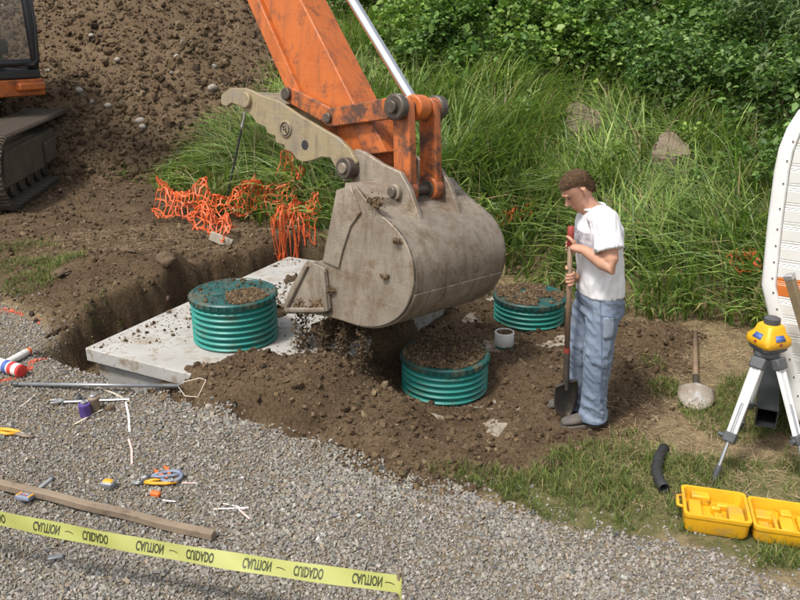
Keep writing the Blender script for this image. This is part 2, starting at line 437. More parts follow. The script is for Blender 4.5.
def zones(x, y):
    gr = sstep(.05, -.05, sd_poly(x, y, GRAVEL) + .16 * (fbm(x * 5, y * 5, 3, 61) - .5))
    q, r_ = to_qr(x, y); lm = lump_h(x, y) + .03 * (fbm(x * 6, y * 6, 3, 65) - .5)
    gr = gr * sstep(.018, -.012, lm) * (1 - sstep(-.06, .0, r_) * sstep(2.0, 1.9, q) * sstep(-.5, -.3, q))
    e = sd_poly(q, r_, EXC_QR)
    so = sstep(.10, -.10, np.minimum(sd_poly(x, y, SOILZ), e) + .25 * (fbm(x * 4, y * 4, 3, 62) - .5))
    so = np.maximum(so, sstep(.0, .02, lm))
    la = sstep(.12, -.10, sd_poly(x, y, LAWN) + .35 * (fbm(x * 3, y * 3, 3, 63) - .5))
    pa = np.zeros_like(x)
    for l in PAINT_LINES: pa = np.maximum(pa, sstep(.035, .015, sd_line(x, y, l) + .03 * (fbm(x * 20, y * 20, 2, 64) - .5)))
    return gr, so, la, pa
zg, zs, zl, zp = zones(GX, GY)
ny, nx = GX.shape
V = np.stack([GX, GY, GZ], -1).reshape(-1, 3)
ii = np.arange(ny * nx).reshape(ny, nx)
Fq = np.stack([ii[:-1, :-1], ii[:-1, 1:], ii[1:, 1:], ii[1:, :-1]], -1).reshape(-1, 4)
me = np_mesh('ground', V, Fq, np.stack([zg, zs, zl], -1).reshape(-1, 3).astype(np.float32))
m, nt, b, out = newmat('ground_surface')
at_ = N(nt, 'ShaderNodeAttribute', attribute_name='Col'); sep = N(nt, 'ShaderNodeSeparateColor'); nt.links.new(at_.outputs[0], sep.inputs[0])
tc = N(nt, 'ShaderNodeTexCoord').outputs['Object']
nA = noise(nt, 3.0, 6, .65, tc); nB = noise(nt, 45, 5, .7, tc); nC = noise(nt, 14, 5, .65, tc)
soil = ramp(nt, nA.outputs[0], [(.35, (.098, .066, .038)), (.65, (.145, .102, .061))]).outputs[0]
soil = mixc(nt, ramp(nt, nB.outputs[0], [(.38, 0.0), (.62, 1.0)]).outputs[0], mixc(nt, 1.0, soil, (.55, .52, .5), 'MULTIPLY'), soil)
straw = ramp(nt, nC.outputs[0], [(.30, (.12, .085, .045)), (.5, (.20, .15, .085)), (.70, (.29, .225, .125))]).outputs[0]
turf = ramp(nt, nC.outputs[0], [(.35, (.075, .085, .03)), (.65, (.17, .145, .07))]).outputs[0]
gravel = ramp(nt, nB.outputs[0], [(.3, (.12, .10, .078)), (.7, (.25, .218, .172))]).outputs[0]
c = mixc(nt, sep.outputs[1], straw, soil); c = mixc(nt, sep.outputs[2], c, turf); c = mixc(nt, sep.outputs[0], c, gravel)
nt.links.new(c, b.inputs['Base Color']); b.inputs['Roughness'].default_value = .95; b.inputs['Specular IOR Level'].default_value = .15
bp = N(nt, 'ShaderNodeBump'); bp.inputs['Strength'].default_value = .6; bp.inputs['Distance'].default_value = .02
nt.links.new(noise(nt, 70, 6, .7, tc).outputs[0], bp.inputs['Height']); nt.links.new(bp.outputs[0], b.inputs['Normal'])
ground = link('ground', me, m, None, 180); ground['kind'] = 'structure'

# ------------------------------------------------------------------ scattered pieces
CUBE_V = np.array([[x, y, z] for x in (-1, 1) for y in (-1, 1) for z in (-1, 1)], float) * .62
CUBE_F = np.array([(0, 1, 3, 2), (4, 6, 7, 5), (0, 4, 5, 1), (2, 3, 7, 6), (0, 2, 6, 4), (1, 5, 7, 3)])
_t = (1 + 5 ** .5) / 2
ICO_V = np.array([(-1, _t, 0), (1, _t, 0), (-1, -_t, 0), (1, -_t, 0), (0, -1, _t), (0, 1, _t), (0, -1, -_t), (0, 1, -_t), (_t, 0, -1), (_t, 0, 1), (-_t, 0, -1), (-_t, 0, 1)], float) / math.sqrt(1 + _t * _t)
ICO_F = np.array([(0, 11, 5), (0, 5, 1), (0, 1, 7), (0, 7, 10), (0, 10, 11), (1, 5, 9), (5, 11, 4), (11, 10, 2), (10, 7, 6), (7, 1, 8), (3, 9, 4), (3, 4, 2), (3, 2, 6), (3, 6, 8), (3, 8, 9), (4, 9, 5), (2, 4, 11), (6, 2, 10), (8, 6, 7), (9, 8, 1)])
def rand_rot(n, rng):
    q = rng.normal(size=(n, 4)); q /= np.linalg.norm(q, axis=1)[:, None]
    w, x, y, z = q.T
    return np.stack([1 - 2 * (y * y + z * z), 2 * (x * y - z * w), 2 * (x * z + y * w), 2 * (x * y + z * w), 1 - 2 * (x * x + z * z), 2 * (y * z - x * w), 2 * (x * z - y * w), 2 * (y * z + x * w), 1 - 2 * (x * x + y * y)], -1).reshape(n, 3, 3)
def lumps(name, base, pos, size, col, mat, jit=.28, squash=(1, .8, .6), parent=None, rng=RNG, flatz=None):
    bv, bf = base; n = len(pos)
    v = bv[None] * (1 + jit * rng.normal(size=(n, len(bv), 1))) + .12 * jit * rng.normal(size=(n, len(bv), 3))
    sq = np.array(squash)[None] * rng.uniform(.75, 1.25, (n, 3))
    v = v * (sq * size[:, None])[:, None, :]
    v = np.einsum('nij,nkj->nki', rand_rot(n, rng), v)
    if flatz: v[:, :, 2] *= flatz
    v = v + pos[:, None, :]
    f = (bf[None] + (np.arange(n) * len(bv))[:, None, None]).reshape(-1, bf.shape[1])
    c = np.repeat(col, len(bv), axis=0)
    me_ = np_mesh(name, v.reshape(-1, 3), f, c.astype(np.float32)); me_.shade_flat()
    return link(name, me_, mat, parent)
def palette(n, cols, weights, var, rng=RNG):
    cols = np.array(cols); idx = rng.choice(len(cols), n, p=np.array(weights) / sum(weights))
    return np.clip(cols[idx] * (1 + var * rng.normal(size=(n, 1))) * (1 + .022 * rng.normal(size=(n, 3))), .004, .9)

# gravel
n = 150000
yy = 2.45 + 4.2 * RNG.random(n) ** 1.15; xx = (RNG.random(n) * 2 - 1) * (yy * .62 + .35)
gd = sd_poly(xx, yy, GRAVEL) + .14 * (fbm(xx * 5, yy * 5, 3, 61) - .5)
keep = ((gd < .0) & (RNG.random(n) < .45 + .9 * sstep(.32, .5, fbm(xx * 1.7, yy * 1.7, 4, 78)))) | ((gd < .28) & (RNG.random(n) < .22 * np.exp(-gd * 9)))
q_, r_ = to_qr(xx, yy)
keep &= ~((q_ > -.35) & (r_ > -.05) & (q_ < 1.8)) & (lump_h(xx, yy) + .03 * (fbm(xx * 6, yy * 6, 3, 65) - .5) < .02 + .035 * RNG.random(n))
xx, yy = xx[keep], yy[keep]; n = len(xx)
sz = .0056 + .0052 * RNG.random(n) ** 2 + .006 * (RNG.random(n) < .08) + .004 * sstep(.52, .7, fbm(xx * 1.3, yy * 1.3, 3, 77))
zz = h(xx, yy, False) + sz * .35 + .003 * RNG.random(n)
col = palette(n, [(.285, .262, .225), (.22, .207, .185), (.335, .312, .275), (.14, .138, .135), (.275, .228, .17), (.43, .41, .38)], [6, 4, 3, 1, 2.6, .25], .11)
_, _, _, pp = zones(xx, yy)
pm = (pp > .4) & (RNG.random(n) < .85); col[pm] = np.array([.75, .16, .10]) * RNG.uniform(.7, 1.15, (pm.sum(), 1))
tag(lumps('gravel', (CUBE_V, CUBE_F), np.stack([xx, yy, zz], -1), sz, col, M['stone'], .26, (1.05, .85, .62)), 'grey crushed gravel covering the driveway in front of the tanks', 'gravel', kind='stuff')

# soil clods
PC = np.array([-5.0, 17.2]); PR, PH = 6.4, 5.1
def soil_cols(n, rng=RNG): return palette(n, [(.125, .086, .050), (.090, .060, .035), (.165, .120, .074), (.06, .042, .027)], [4, 4, 2, 1], .15, rng)
n = 190000
yy = 3.6 + 8.2 * RNG.random(n) ** 1.2; xx = -6.0 + 9.0 * RNG.random(n)
q_, r_ = to_qr(xx, yy)
sd_ = sd_poly(xx, yy, SOILZ)
sd_ = np.where(lump_h(xx, yy) > .012, -1, sd_)
dens = np.where(sd_ < 0, .42 + .5 * fbm(xx * 2, yy * 2, 3, 71), .30 * np.exp(-np.maximum(sd_, 0) * 14))
dens *= np.where((yy > 7.3) | (xx < -2.2), .6, 1) * np.where((xx < -2) & (np.hypot(xx - PC[0], yy - PC[1]) < 5.6), 0, 1)
zc = h(xx, yy)
t1 = (q_ > .03) & (q_ < 1.77) & (r_ > .03) & (r_ < 2.55); t2 = (q_ > 1.98) & (q_ < 2.95) & (r_ > .7) & (r_ < 3.3)
top = np.where(t1, TANK1_Z, np.where(t2, TANK2_Z, -9))
bare = top > zc
patch = fbm(xx * 2.2, yy * 2.2, 3, 75)
dens = np.where(bare & t1, .45 * sstep(.36, .60, patch) + .75 * sstep(1.3, 2.3, r_) * sstep(.4, .6, patch) + .5 * sstep(1.1, 1.6, q_), dens)
dens = np.where(bare & t2, .4, dens)
keep = RNG.random(n) < dens
xx, yy, zc, top, bare = xx[keep], yy[keep], zc[keep], top[keep], bare[keep]; n = len(xx)
sz = np.minimum(.0040 * RNG.random(n) ** -.50, .030) * np.where(bare, .62, 1)
zz = np.where(bare, top + sz * .4, zc + sz * .25)
tag(lumps('loose_soil', (ICO_V, ICO_F), np.stack([xx, yy, zz], -1), sz, soil_cols(n), M['clod'], .27, (1, .85, .7)), 'loose brown soil clods strewn around the buried tanks', 'soil', kind='stuff')

# ------------------------------------------------------------------ grass
def blades(name, root, L, W, ang, bend, col, mat, seg=4, tipcol=None, parent=None, rng=RNG, twist=.5):
    n = len(root); k = seg + 1
    s_ = np.linspace(0, 1, k)[None, :]
    dx, dy = np.cos(ang)[:, None], np.sin(ang)[:, None]
    b_ = bend[:, None]
    horiz = L[:, None] * (b_ * s_ ** 1.8 * .75 + .12 * s_); vert = L[:, None] * (s_ - .42 * b_ * s_ ** 2.6)
    P = np.stack([root[:, 0:1] + dx * horiz, root[:, 1:2] + dy * horiz, root[:, 2:3] + vert], -1)
    wv = W[:, None] * (np.minimum(1, .55 + s_ * 2) * (1 - s_ ** 2.2) + .03)
    ta = ang + math.pi / 2 + twist * rng.normal(size=n)
    sx, sy = np.cos(ta)[:, None] * wv / 2, np.sin(ta)[:, None] * wv / 2
    A = P.copy(); A[..., 0] += sx; A[..., 1] += sy
    B = P.copy(); B[..., 0] -= sx; B[..., 1] -= sy; B[..., 2] += (wv * .25)
    Vv = np.stack([A, B], 2).reshape(n, k * 2, 3)
    f = np.array([(2 * i, 2 * i + 1, 2 * i + 3, 2 * i + 2) for i in range(seg)])
    f = (f[None] + (np.arange(n) * k * 2)[:, None, None]).reshape(-1, 4)
    sc = s_[..., None]
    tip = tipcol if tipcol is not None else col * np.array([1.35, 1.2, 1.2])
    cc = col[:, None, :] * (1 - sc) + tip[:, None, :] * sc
    cc = np.repeat(cc, 2, axis=1).reshape(-1, 3)
    me = np_mesh(name, Vv.reshape(-1, 3), f, cc.astype(np.float32))
    return link(name, me, mat, parent, 180)
GREENS = [(.145, .235, .05), (.20, .295, .07), (.10, .185, .045), (.26, .325, .115), (.17, .265, .115)]
# tall bank grass
n = 105000
yy = 6.2 + 10.5 * RNG.random(n) ** 1.35; xx = -4.6 + 14 * RNG.random(n)
keep = (np.abs(xx) < yy * .60 + .6)
db = yy - ybase(xx) - .25 * (fbm(xx * 2.5, yy * 2.5, 3, 81) - .5)
clump = fbm(xx * 2.1, yy * 2.1, 3, 82)
for (px, py, rr_) in ((664, 182, .30), (579, 152, .34)):
    c = on_ground(px, py); keep &= ~((np.abs(xx - c[0]) < rr_) & (yy < c[1] + .2) & (yy > c[1] - .75) & (RNG.random(n) < .93))
keep &= (db > 0) & (RNG.random(n) < np.clip(.25 + 1.6 * (clump - .3), .12, 1)) & ~((xx < -2.2) & (yy > 12.2))
xx, yy, db, clump = xx[keep], yy[keep], db[keep], clump[keep]; n = len(xx)
L = (.46 + .46 * RNG.random(n) + .45 * (clump - .35) + .03 * np.clip(db, 0, 6)) * (.45 + .55 * sstep(0, .7, db)) * np.where(xx < -1.2, .78, 1.0)
L *= 1 - .35 * sstep(-1.8, -3.4, xx)
root = np.stack([xx, yy, h(xx, yy, False) - .02], -1)
flow = 2 * math.pi * fbm(xx * .7, yy * .7, 2, 84) * 1.6
ang = flow + RNG.normal(size=n) * .9
W = np.where(RNG.random(n) < .6, .023, .011) * RNG.uniform(.7, 1.5, n) * (1 + .02 * (yy - 6))
col = palette(n, GREENS, [4, 3, 3, 1.6, 1.2], .22)
tone = (.75 + .6 * fbm(xx * .9, yy * .9, 3, 86))[:, None]; col *= tone
dry = RNG.random(n) < .038 + .10 * sstep(.5, .0, db) + .10 * sstep(-1.0, -2.6, xx); col[dry] = np.array([.34, .28, .15]) * RNG.uniform(.6, 1.2, (dry.sum(), 1))
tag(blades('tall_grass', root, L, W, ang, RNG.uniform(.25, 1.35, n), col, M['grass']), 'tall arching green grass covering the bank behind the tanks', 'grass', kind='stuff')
# seed stalks of the grass
n = 1500
yy = 6.6 + 8 * RNG.random(n); xx = -3 + 9 * RNG.random(n); keep = (yy - ybase(xx) > .35) & (np.abs(xx) < yy * .6) & ~((xx < -2.2) & (yy > 11.5)); xx, yy = xx[keep], yy[keep]; n = len(xx)
col = palette(n, [(.36, .30, .18), (.30, .29, .13), (.40, .30, .20)], [2, 2, 1], .15)
tag(blades('grass_seed_stalks', np.stack([xx, yy, h(xx, yy, False)], -1), RNG.uniform(.7, 1.15, n), RNG.uniform(.004, .012, n), RNG.random(n) * 6.28, RNG.uniform(.1, .55, n), col * .6, M['straw'], 5, col), 'pale dry seed stalks standing out of the tall bank grass', 'grass', kind='stuff')
# short lawn and weeds
n = 260000
yy = 3.0 + 4.6 * RNG.random(n); xx = -4.4 + 8.2 * RNG.random(n)
sl = np.minimum(sd_poly(xx, yy, LAWN), sd_poly(xx, yy, LEFT_GRASS)) + .4 * (fbm(xx * 3, yy * 3, 3, 63) - .5)
pn = fbm(xx * 4.5, yy * 4.5, 3, 88)
q_, r_ = to_qr(xx, yy)
pat = (sl < 0) & (RNG.random(n) < np.clip((pn - .34) * 3.4, .05, 1) * np.where(xx < 0, .35 * (pn > .5), 1))
spots = np.zeros(n, bool)
for (px, py, pz, rr, dn) in [(668, 388, .02, .16, .8), (705, 410, .02, .20, .7), (735, 425, .02, .25, .6), (655, 365, .03, .12, .35), (785, 400, .02, .5, .9), (470, 482, .05, .10, .7), (110, 300, .49, .22, .35), (60, 262, .5, .25, .5), (30, 290, .4, .25, .5), (640, 470, .0, .4, .4), (440, 478, .06, .1, .35)]:
    c = gz(px, py, pz); spots |= ((xx - c[0]) ** 2 + (yy - c[1]) ** 2 < rr ** 2 * (.4 + 1.2 * pn)) & (RNG.random(n) < dn)
keep = (pat | spots) & (sd_poly(xx, yy, GRAVEL) > -.03) & ~((q_ > -.33) & (q_ < 3.0) & (r_ > .25)); xx, yy = xx[keep], yy[keep]; n = len(xx)
col = palette(n, [(.10, .15, .03), (.13, .175, .045), (.075, .12, .028), (.23, .20, .09)], [3, 3, 2, 1.6], .2)
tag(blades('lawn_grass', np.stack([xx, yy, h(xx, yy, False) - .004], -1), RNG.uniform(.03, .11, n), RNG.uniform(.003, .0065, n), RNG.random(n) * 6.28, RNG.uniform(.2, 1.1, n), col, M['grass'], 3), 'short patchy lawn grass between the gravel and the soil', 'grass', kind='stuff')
# dry straw lying about
n = 42000
yy = 3.7 + 4.6 * RNG.random(n); xx = -3.6 + 7.2 * RNG.random(n)
q_, r_ = to_qr(xx, yy)
sw = np.where((xx > 1.35) & (sd_poly(xx, yy, GRAVEL) > .03), .9, .05) * np.where(sd_poly(xx, yy, SOILZ) < -.05, .12, 1)
sw = np.where((xx < -.4) & (yy > 7.2), .5, sw)
keep = (RNG.random(n) < sw) & (sd_poly(xx, yy, GRAVEL) > 0) & ~((q_ > -.3) & (q_ < 3.0) & (r_ > .0) & (r_ < 2.7)); xx, yy = xx[keep], yy[keep]; n = len(xx)
col = palette(n, [(.40, .32, .19), (.30, .23, .13), (.48, .40, .26)], [3, 2, 1], .15)
o = blades('dry_straw', np.stack([xx, yy, h(xx, yy, False) + .008], -1), RNG.uniform(.05, .19, n), RNG.uniform(.002, .004, n), RNG.random(n) * 6.28, np.full(n, 1.0), col, M['straw'], 2)
# lay it flat
me = o.data; co = np.empty(len(me.vertices) * 3); me.vertices.foreach_get('co', co); co = co.reshape(n, 6, 3)
co[:, :, 2] = co[:, :1, 2] + (co[:, :, 2] - co[:, :1, 2]) * .09; me.vertices.foreach_set('co', co.ravel()); me.update()
tag(o, 'dry straw lying on the bare ground by the grass', 'straw', kind='stuff')

# ------------------------------------------------------------------ dirt pile
PC = np.array([-5.0, 17.2]); PR, PH = 6.4, 5.1
def pile_h(x, y):
    d = np.hypot(x - PC[0], (y - PC[1]) * 1.0) + .9 * (fbm(x * .45, y * .45, 3, 91) - .5)
    t = np.clip(1 - d / PR, -.06, 1)
    z = PH * (t - .10 * t * t) + .35 * (fbm(x * 1.3, y * 1.3, 4, 92) - .5) * sstep(0, .2, t) + .14 * (fbm(x * 5, y * 5, 4, 93) - .5) * sstep(-.02, .1, t)
    return .45 + z
px_ = np.arange(-11.5, 1.6, .07); py_ = np.arange(10.2, 22, .07)
A_, B_ = np.meshgrid(px_, py_); C_ = np.maximum(pile_h(A_, B_), h(A_, B_, False) - .05 - .6 * sstep(5.8, 6.8, np.hypot(A_ - PC[0], B_ - PC[1])))
ny, nx = A_.shape; ii = np.arange(ny * nx).reshape(ny, nx)
me = np_mesh('dirt_pile', np.stack([A_, B_, C_], -1).reshape(-1, 3), np.stack([ii[:-1, :-1], ii[:-1, 1:], ii[1:, 1:], ii[1:, :-1]], -1).reshape(-1, 4))
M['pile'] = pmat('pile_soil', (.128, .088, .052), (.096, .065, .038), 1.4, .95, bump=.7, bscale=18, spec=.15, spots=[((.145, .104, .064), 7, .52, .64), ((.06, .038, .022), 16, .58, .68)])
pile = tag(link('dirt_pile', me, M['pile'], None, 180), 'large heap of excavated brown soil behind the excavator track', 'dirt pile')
n = 34000
xx = -9 + 10 * RNG.random(n); yy = 10.8 + 6 * RNG.random(n) ** 1.3
zz = pile_h(xx, yy); keep = (zz > h(xx, yy, False) + .02); xx, yy, zz = xx[keep], yy[keep], zz[keep]; n = len(xx)
sz = np.minimum(.0115 * RNG.random(n) ** -.5, .07)
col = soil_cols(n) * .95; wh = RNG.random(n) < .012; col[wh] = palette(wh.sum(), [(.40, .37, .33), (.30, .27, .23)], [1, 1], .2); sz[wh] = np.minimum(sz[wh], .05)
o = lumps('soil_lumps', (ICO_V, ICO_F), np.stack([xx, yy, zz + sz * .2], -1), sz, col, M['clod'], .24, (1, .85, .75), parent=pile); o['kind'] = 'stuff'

# pale cobbles that can be told apart
def rock(name, p, r_, col, mat=None, sq=(1, .8, .62), sub=2, seed=0, jit=.10):
    bm = bmesh.new(); bmesh.ops.create_icosphere(bm, subdivisions=sub, radius=1)
    rg = np.random.default_rng(seed)
    from mathutils import noise as mn
    off = Vector(rg.random(3) * 50)
    for v_ in bm.verts:
        v_.co *= 1 + jit * 2.2 * mn.noise(v_.co * 1.3 + off) + jit * mn.noise(v_.co * 3.1 + off)
        v_.co = Vector((v_.co.x * r_ * sq[0], v_.co.y * r_ * sq[1], v_.co.z * r_ * sq[2]))
    bmesh.ops.rotate(bm, verts=bm.verts, cent=(0, 0, 0), matrix=Matrix.Rotation(rg.random() * 6, 3, 'Z'))
    bmesh.ops.translate(bm, verts=bm.verts, vec=Vector(tuple(float(k) for k in p)))
    me = bpy.data.meshes.new(name); bm.to_mesh(me); bm.free()
    return link(name, me, mat or pmat(name + '_stone', col, tuple(k * .78 for k in col), 18, .85, bump=.2), None, 60)
def pile_at(px, py):
    for t in np.arange(9, 22, .02):
        p = CAMV + ray(px, py) * t
        if p[2] < float(pile_h(np.array([p[0]]), np.array([p[1]]))[0]): return p
    return CAMV + ray(px, py) * 14
M['cobble'] = pmat('pale_cobble', (.34, .30, .25), (.26, .23, .19), 20, .8, bump=.15)
for i, (px, py, r_) in enumerate([(141, 122, .075), (143, 128, .06), (213, 89, .085), (92, 37, .05), (109, 107, .06), (80, 92, .07), (118, 61, .055), (80, 115, .05), (177, 58, .06)]):
    p = pile_at(px, py); o = rock('cobble', p + np.array([0, -.02, .02]), r_, None, M['cobble'], (1, .85, .72), 2, i)
    tag(o, 'pale rounded cobble lying on the big soil heap', 'stone', 'cobbles on the soil heap')

# ================================================================== TANKS AND RISERS
def slab_box(mb, q0, q1, r0, r1, z0, z1):
    pts = [from_qr(q0, r0, z0), from_qr(q1, r0, z0), from_qr(q1, r1, z0), from_qr(q0, r1, z0)]
    mb.prism(pts, (0, 0, z1 - z0)); return mb
def tank(ext, ztop, label, cm='concrete'):
    q0, q1, r0, r1 = ext
    e = empty('septic_tank', from_qr((q0 + q1) / 2, (r0 + r1) / 2, ztop - 1.3), label, 'tank')
    s_ = MB(); n = 9          # cover slab, slightly uneven upper edge
    slab_box(s_, q0, q1, r0, r1, ztop - .105, ztop)
    s_.build('cover_slab', M[cm], e, 30, .008, 2)
    b_ = MB(); slab_box(b_, q0 + .05, q1 - .05, r0 + .05, r1 - .05, ztop - 1.3, ztop - .115)
    b_.build('tank_wall', M['concrete'], e, 30, .01)
    g_ = MB(); slab_box(g_, q0 + .042, q1 - .042, r0 + .042, r1 - .042, ztop - .1175, ztop - .1025)
    g_.build('seal_strip', M['rubber'], e, 30)
    return e
tank(TANK1, TANK1_Z, 'bare concrete septic tank with one tall teal riser, beside the open trench')
tank(TANK2, TANK2_Z, 'concrete tank mostly buried in soil under the two shorter risers', 'concrete_soiled')

def riser(px, py, wpx, zc, zbase, label, dirt, ribs_from):
    Rr = .33
    dep = 2 * Rr * F_PX / wpx
    c = CAMV + ray(px, py) * dep; zt = c[2]; c[2] = zbase
    e = empty('tank_riser', c, label, 'riser', 'teal risers on the tanks')
    hgt = zt - zbase - .045
    prof = [(.275, -.05)]; z = 0.0; pitch = .045
    while z < hgt - .01:
        prof += [(.287, z + .002), (.312, z + .010), (.316, z + .018), (.312, z + .026), (.287, z + .034)]
        z += pitch
    prof = [(r_, min(z_, hgt)) for r_, z_ in prof] + [(.285, hgt)]
    MB().lathe(c, prof, 56).build('ribbed_wall', M['teal'], e, 50)
    lid = MB().lathe(c, [(.285, hgt - .004), (.318, hgt - .002), (.322, hgt + .008), (.322, hgt + .034), (.312, hgt + .043), (.292, hgt + .045), (.286, hgt + .039), (.20, hgt + .041), (.02, hgt + .046)], 56).build('lid', M['teal_dark'], e, 35)
    for k in range(36):
        a = 2 * math.pi * k / 36
        MB().box(Vector(tuple(c)) + Vector((.3215 * math.cos(a), .3215 * math.sin(a), hgt + .018)), (.012, .026, .030), Matrix.Rotation(a, 3, 'Z')).build('rim_lug', M['teal_dark'], lid, 30)
    MB().lathe(c + np.array([-.10, -.06, 0]), [(.05, hgt + .04), (.052, hgt + .048), (.045, hgt + .05)], 20).build('lid_boss', M['teal_dark'], lid, 30)
    # soil lying on the lid
    rg = np.random.default_rng(int(px)); n = dirt[0]
    a = rg.random(n) * 6.283; r_ = .30 * np.sqrt(rg.random(n)); x = r_ * np.cos(a); y = r_ * np.sin(a)
    w = fbm(x * 9 + 5, y * 9, 3, int(px))
    if dirt[1] == 'side': keep = ((x - .12) ** 2 + (y + .13) ** 2 < (.16 * (.5 + w)) ** 2) | (rg.random(n) < .03)
    elif dirt[1] == 'full': keep = (r_ < .27 + .05 * w) 
    else: keep = (w > .42)
    x, y, w, r_ = x[keep], y[keep], w[keep], r_[keep]; m_ = len(x)
    sz = np.minimum(.0038 * rg.random(m_) ** -.5, .017)
    hh = {'side': .012, 'full': .022 , 'part': .008}[dirt[1]] * rg.random(m_) * (1 - (r_ / .33) ** 2)
    o = lumps('lid_soil', (ICO_V, ICO_F), np.stack([c[0] + x, c[1] + y, zt + .001 + hh], -1), sz, soil_cols(m_, rg) * 1.1, M['clod'], .16, (1, .85, .7), rng=rg)
    tag(o, {'side': 'small patch of brown soil on the lid of the tallest riser', 'full': 'brown soil heaped all over the lid in front of the buried tank', 'part': 'thin crumbly soil on the riser lid behind the standing man'}[dirt[1]], 'soil', kind='stuff')
    return e
riser(233, 291, 89, 0, TANK1_Z, 'tall ribbed teal riser with nearly clean dark lid on bare concrete', (7000, 'side'), 0)
riser(445, 352, 91, 0, .02, 'ribbed teal riser with its lid buried under heaped soil', (5200, 'full'), 0)
riser(530, 294, 74, 0, -.02, 'ribbed teal riser with thinly dirtied lid near the tall grass', (4200, 'part'), 0)
# white cleanout stub
c = gz(504, 345, .07); c[2] = .045
e = empty('cleanout_pipe', c, 'short white pipe stub filled with soil between the two shorter risers', 'pipe')
MB().lathe(c, [(.066, .03), (.078, .032), (.080, .036), (.080, .142), (.077, .146), (.070, .146), (.068, .10)], 36, False).build('pipe_collar', M['pvc'], e, 40)
MB().lathe(c, [(.070, -.04), (.071, .075), (.060, .075), (.060, -.04)], 32, False).build('pipe_base', M['teal'], e, 40)
rg = np.random.default_rng(5); n = 500; a = rg.random(n) * 6.283; r_ = .066 * np.sqrt(rg.random(n))
o = lumps('soil_plug', (ICO_V, ICO_F), np.stack([c[0] + r_ * np.cos(a), c[1] + r_ * np.sin(a), c[2] + .128 + .022 * (1 - r_ / .066) + 0 * a], -1), np.minimum(.006 * rg.random(n) ** -.4, .014), soil_cols(n, rg), M['clod'], parent=e); o['kind'] = 'stuff'

# ================================================================== EXCAVATOR
BK = R(-40); ROLL = R(5.5)                   # the machine stands on uneven ground and leans a little to its left
XF = np.array([math.cos(BK), math.sin(BK), 0]); XN = np.array([-math.sin(BK), math.cos(BK), 0])   # forward, machine left
UT = np.array([0, 0, math.cos(ROLL)]) + XN * math.sin(ROLL); NT = XN * math.cos(ROLL) - np.array([0, 0, math.sin(ROLL)])
XP = at(345, 167, 5.0) - UT * 1.72
BW = 1.06; MID = BW / 2
def sz_(px, py, off):
    d = ray(px, py); O = XP + NT * off
    t = ((O - CAMV) @ NT) / (d @ NT); Q = CAMV + d * t - O
    return float(Q @ XF), float(Q @ UT)
def mp(s_, z, off): return XP + XF * s_ + NT * off + UT * z
def plate(mb, sz_list, off, th): mb.prism([mp(a, b_, off) for a, b_ in sz_list], NT * th); return mb
SWING = at(345, 167, 5.0) + XF * -8.6 + XN * MID; SWING[2] = .45
exc = empty('excavator', SWING, 'orange tracked excavator dropping soil from its bucket with a hooked thumb', 'excavator')

# --- bucket: outline of the near side plate (s, z)
side = [sz_(a, b_, 0) for a, b_ in [(338, 190), (324, 260), (312, 262), (292, 300), (288, 311), (332, 317), (360, 327), (382, 327), (402, 316), (413, 292), (414, 268), (407, 244), (394, 226), (378, 213), (366, 200), (356, 187)]]
bucket_back = side[4:15]
# curved shell: smooth the back outline
def smooth_poly(P, it=2):
    for _ in range(it):
        Q = [P[0]]
        for a, b_ in zip(P[:-1], P[1:]):
            Q += [tuple(.75 * u + .25 * v for u, v in zip(a, b_)), tuple(.25 * u + .75 * v for u, v in zip(a, b_))]
        P = Q + [P[-1]]
    return P
sh = smooth_poly(bucket_back, 2)
side = side[:4] + sh + [side[15]]
mb = MB(); plate(mb, side, 0, .028); plate(mb, side, BW - .028, .028)
bucket = mb.build('bucket', M['worn_steel'], exc, 30, .005)
def strip(mb, line, o0, o1, th, outward):
    """thick curved sheet following line (s,z) from offset o0 to o1"""
    inner = []
    for i, (a, b_) in enumerate(line):
        p = line[max(i - 1, 0)]; q = line[min(i + 1, len(line) - 1)]
        tx, tz = q[0] - p[0], q[1] - p[1]; l = math.hypot(tx, tz) + 1e-9
        inner.append((a + outward * tz / l * th, b_ - outward * tx / l * th))
    rr = []
    for (a, b_), (c_, d_) in zip(line, inner):
        rr.append([mp(a, b_, o0), mp(a, b_, o1), mp(c_, d_, o1), mp(c_, d_, o0)])
    mb.rings(rr); return mb
MB_ = MB(); strip(MB_, sh, .003, BW - .003, .03, -1); MB_.build('bucket_shell', M['worn_steel'], bucket, 40)
# top plate closing the shell between the ears
tp = [sz_(a, b_, 0) for a, b_ in [(378, 213), (366, 200), (356, 187), (345, 183)]]
MB_ = MB(); strip(MB_, tp, .003, BW - .003, .035, -1); MB_.build('top_plate', M['worn_steel'], bucket, 40)
# wear strips round the heel
heel = sh[len(sh) * 2 // 10:len(sh) * 5 // 10]
for k in range(6):
    o0 = .02 + k * (BW - .04) / 6
    MB_ = MB(); strip(MB_, heel, o0 + .006, o0 + (BW - .04) / 6 - .006, .014, 1); MB_.build('wear_strip', M['worn_steel'], bucket, 40, .003)
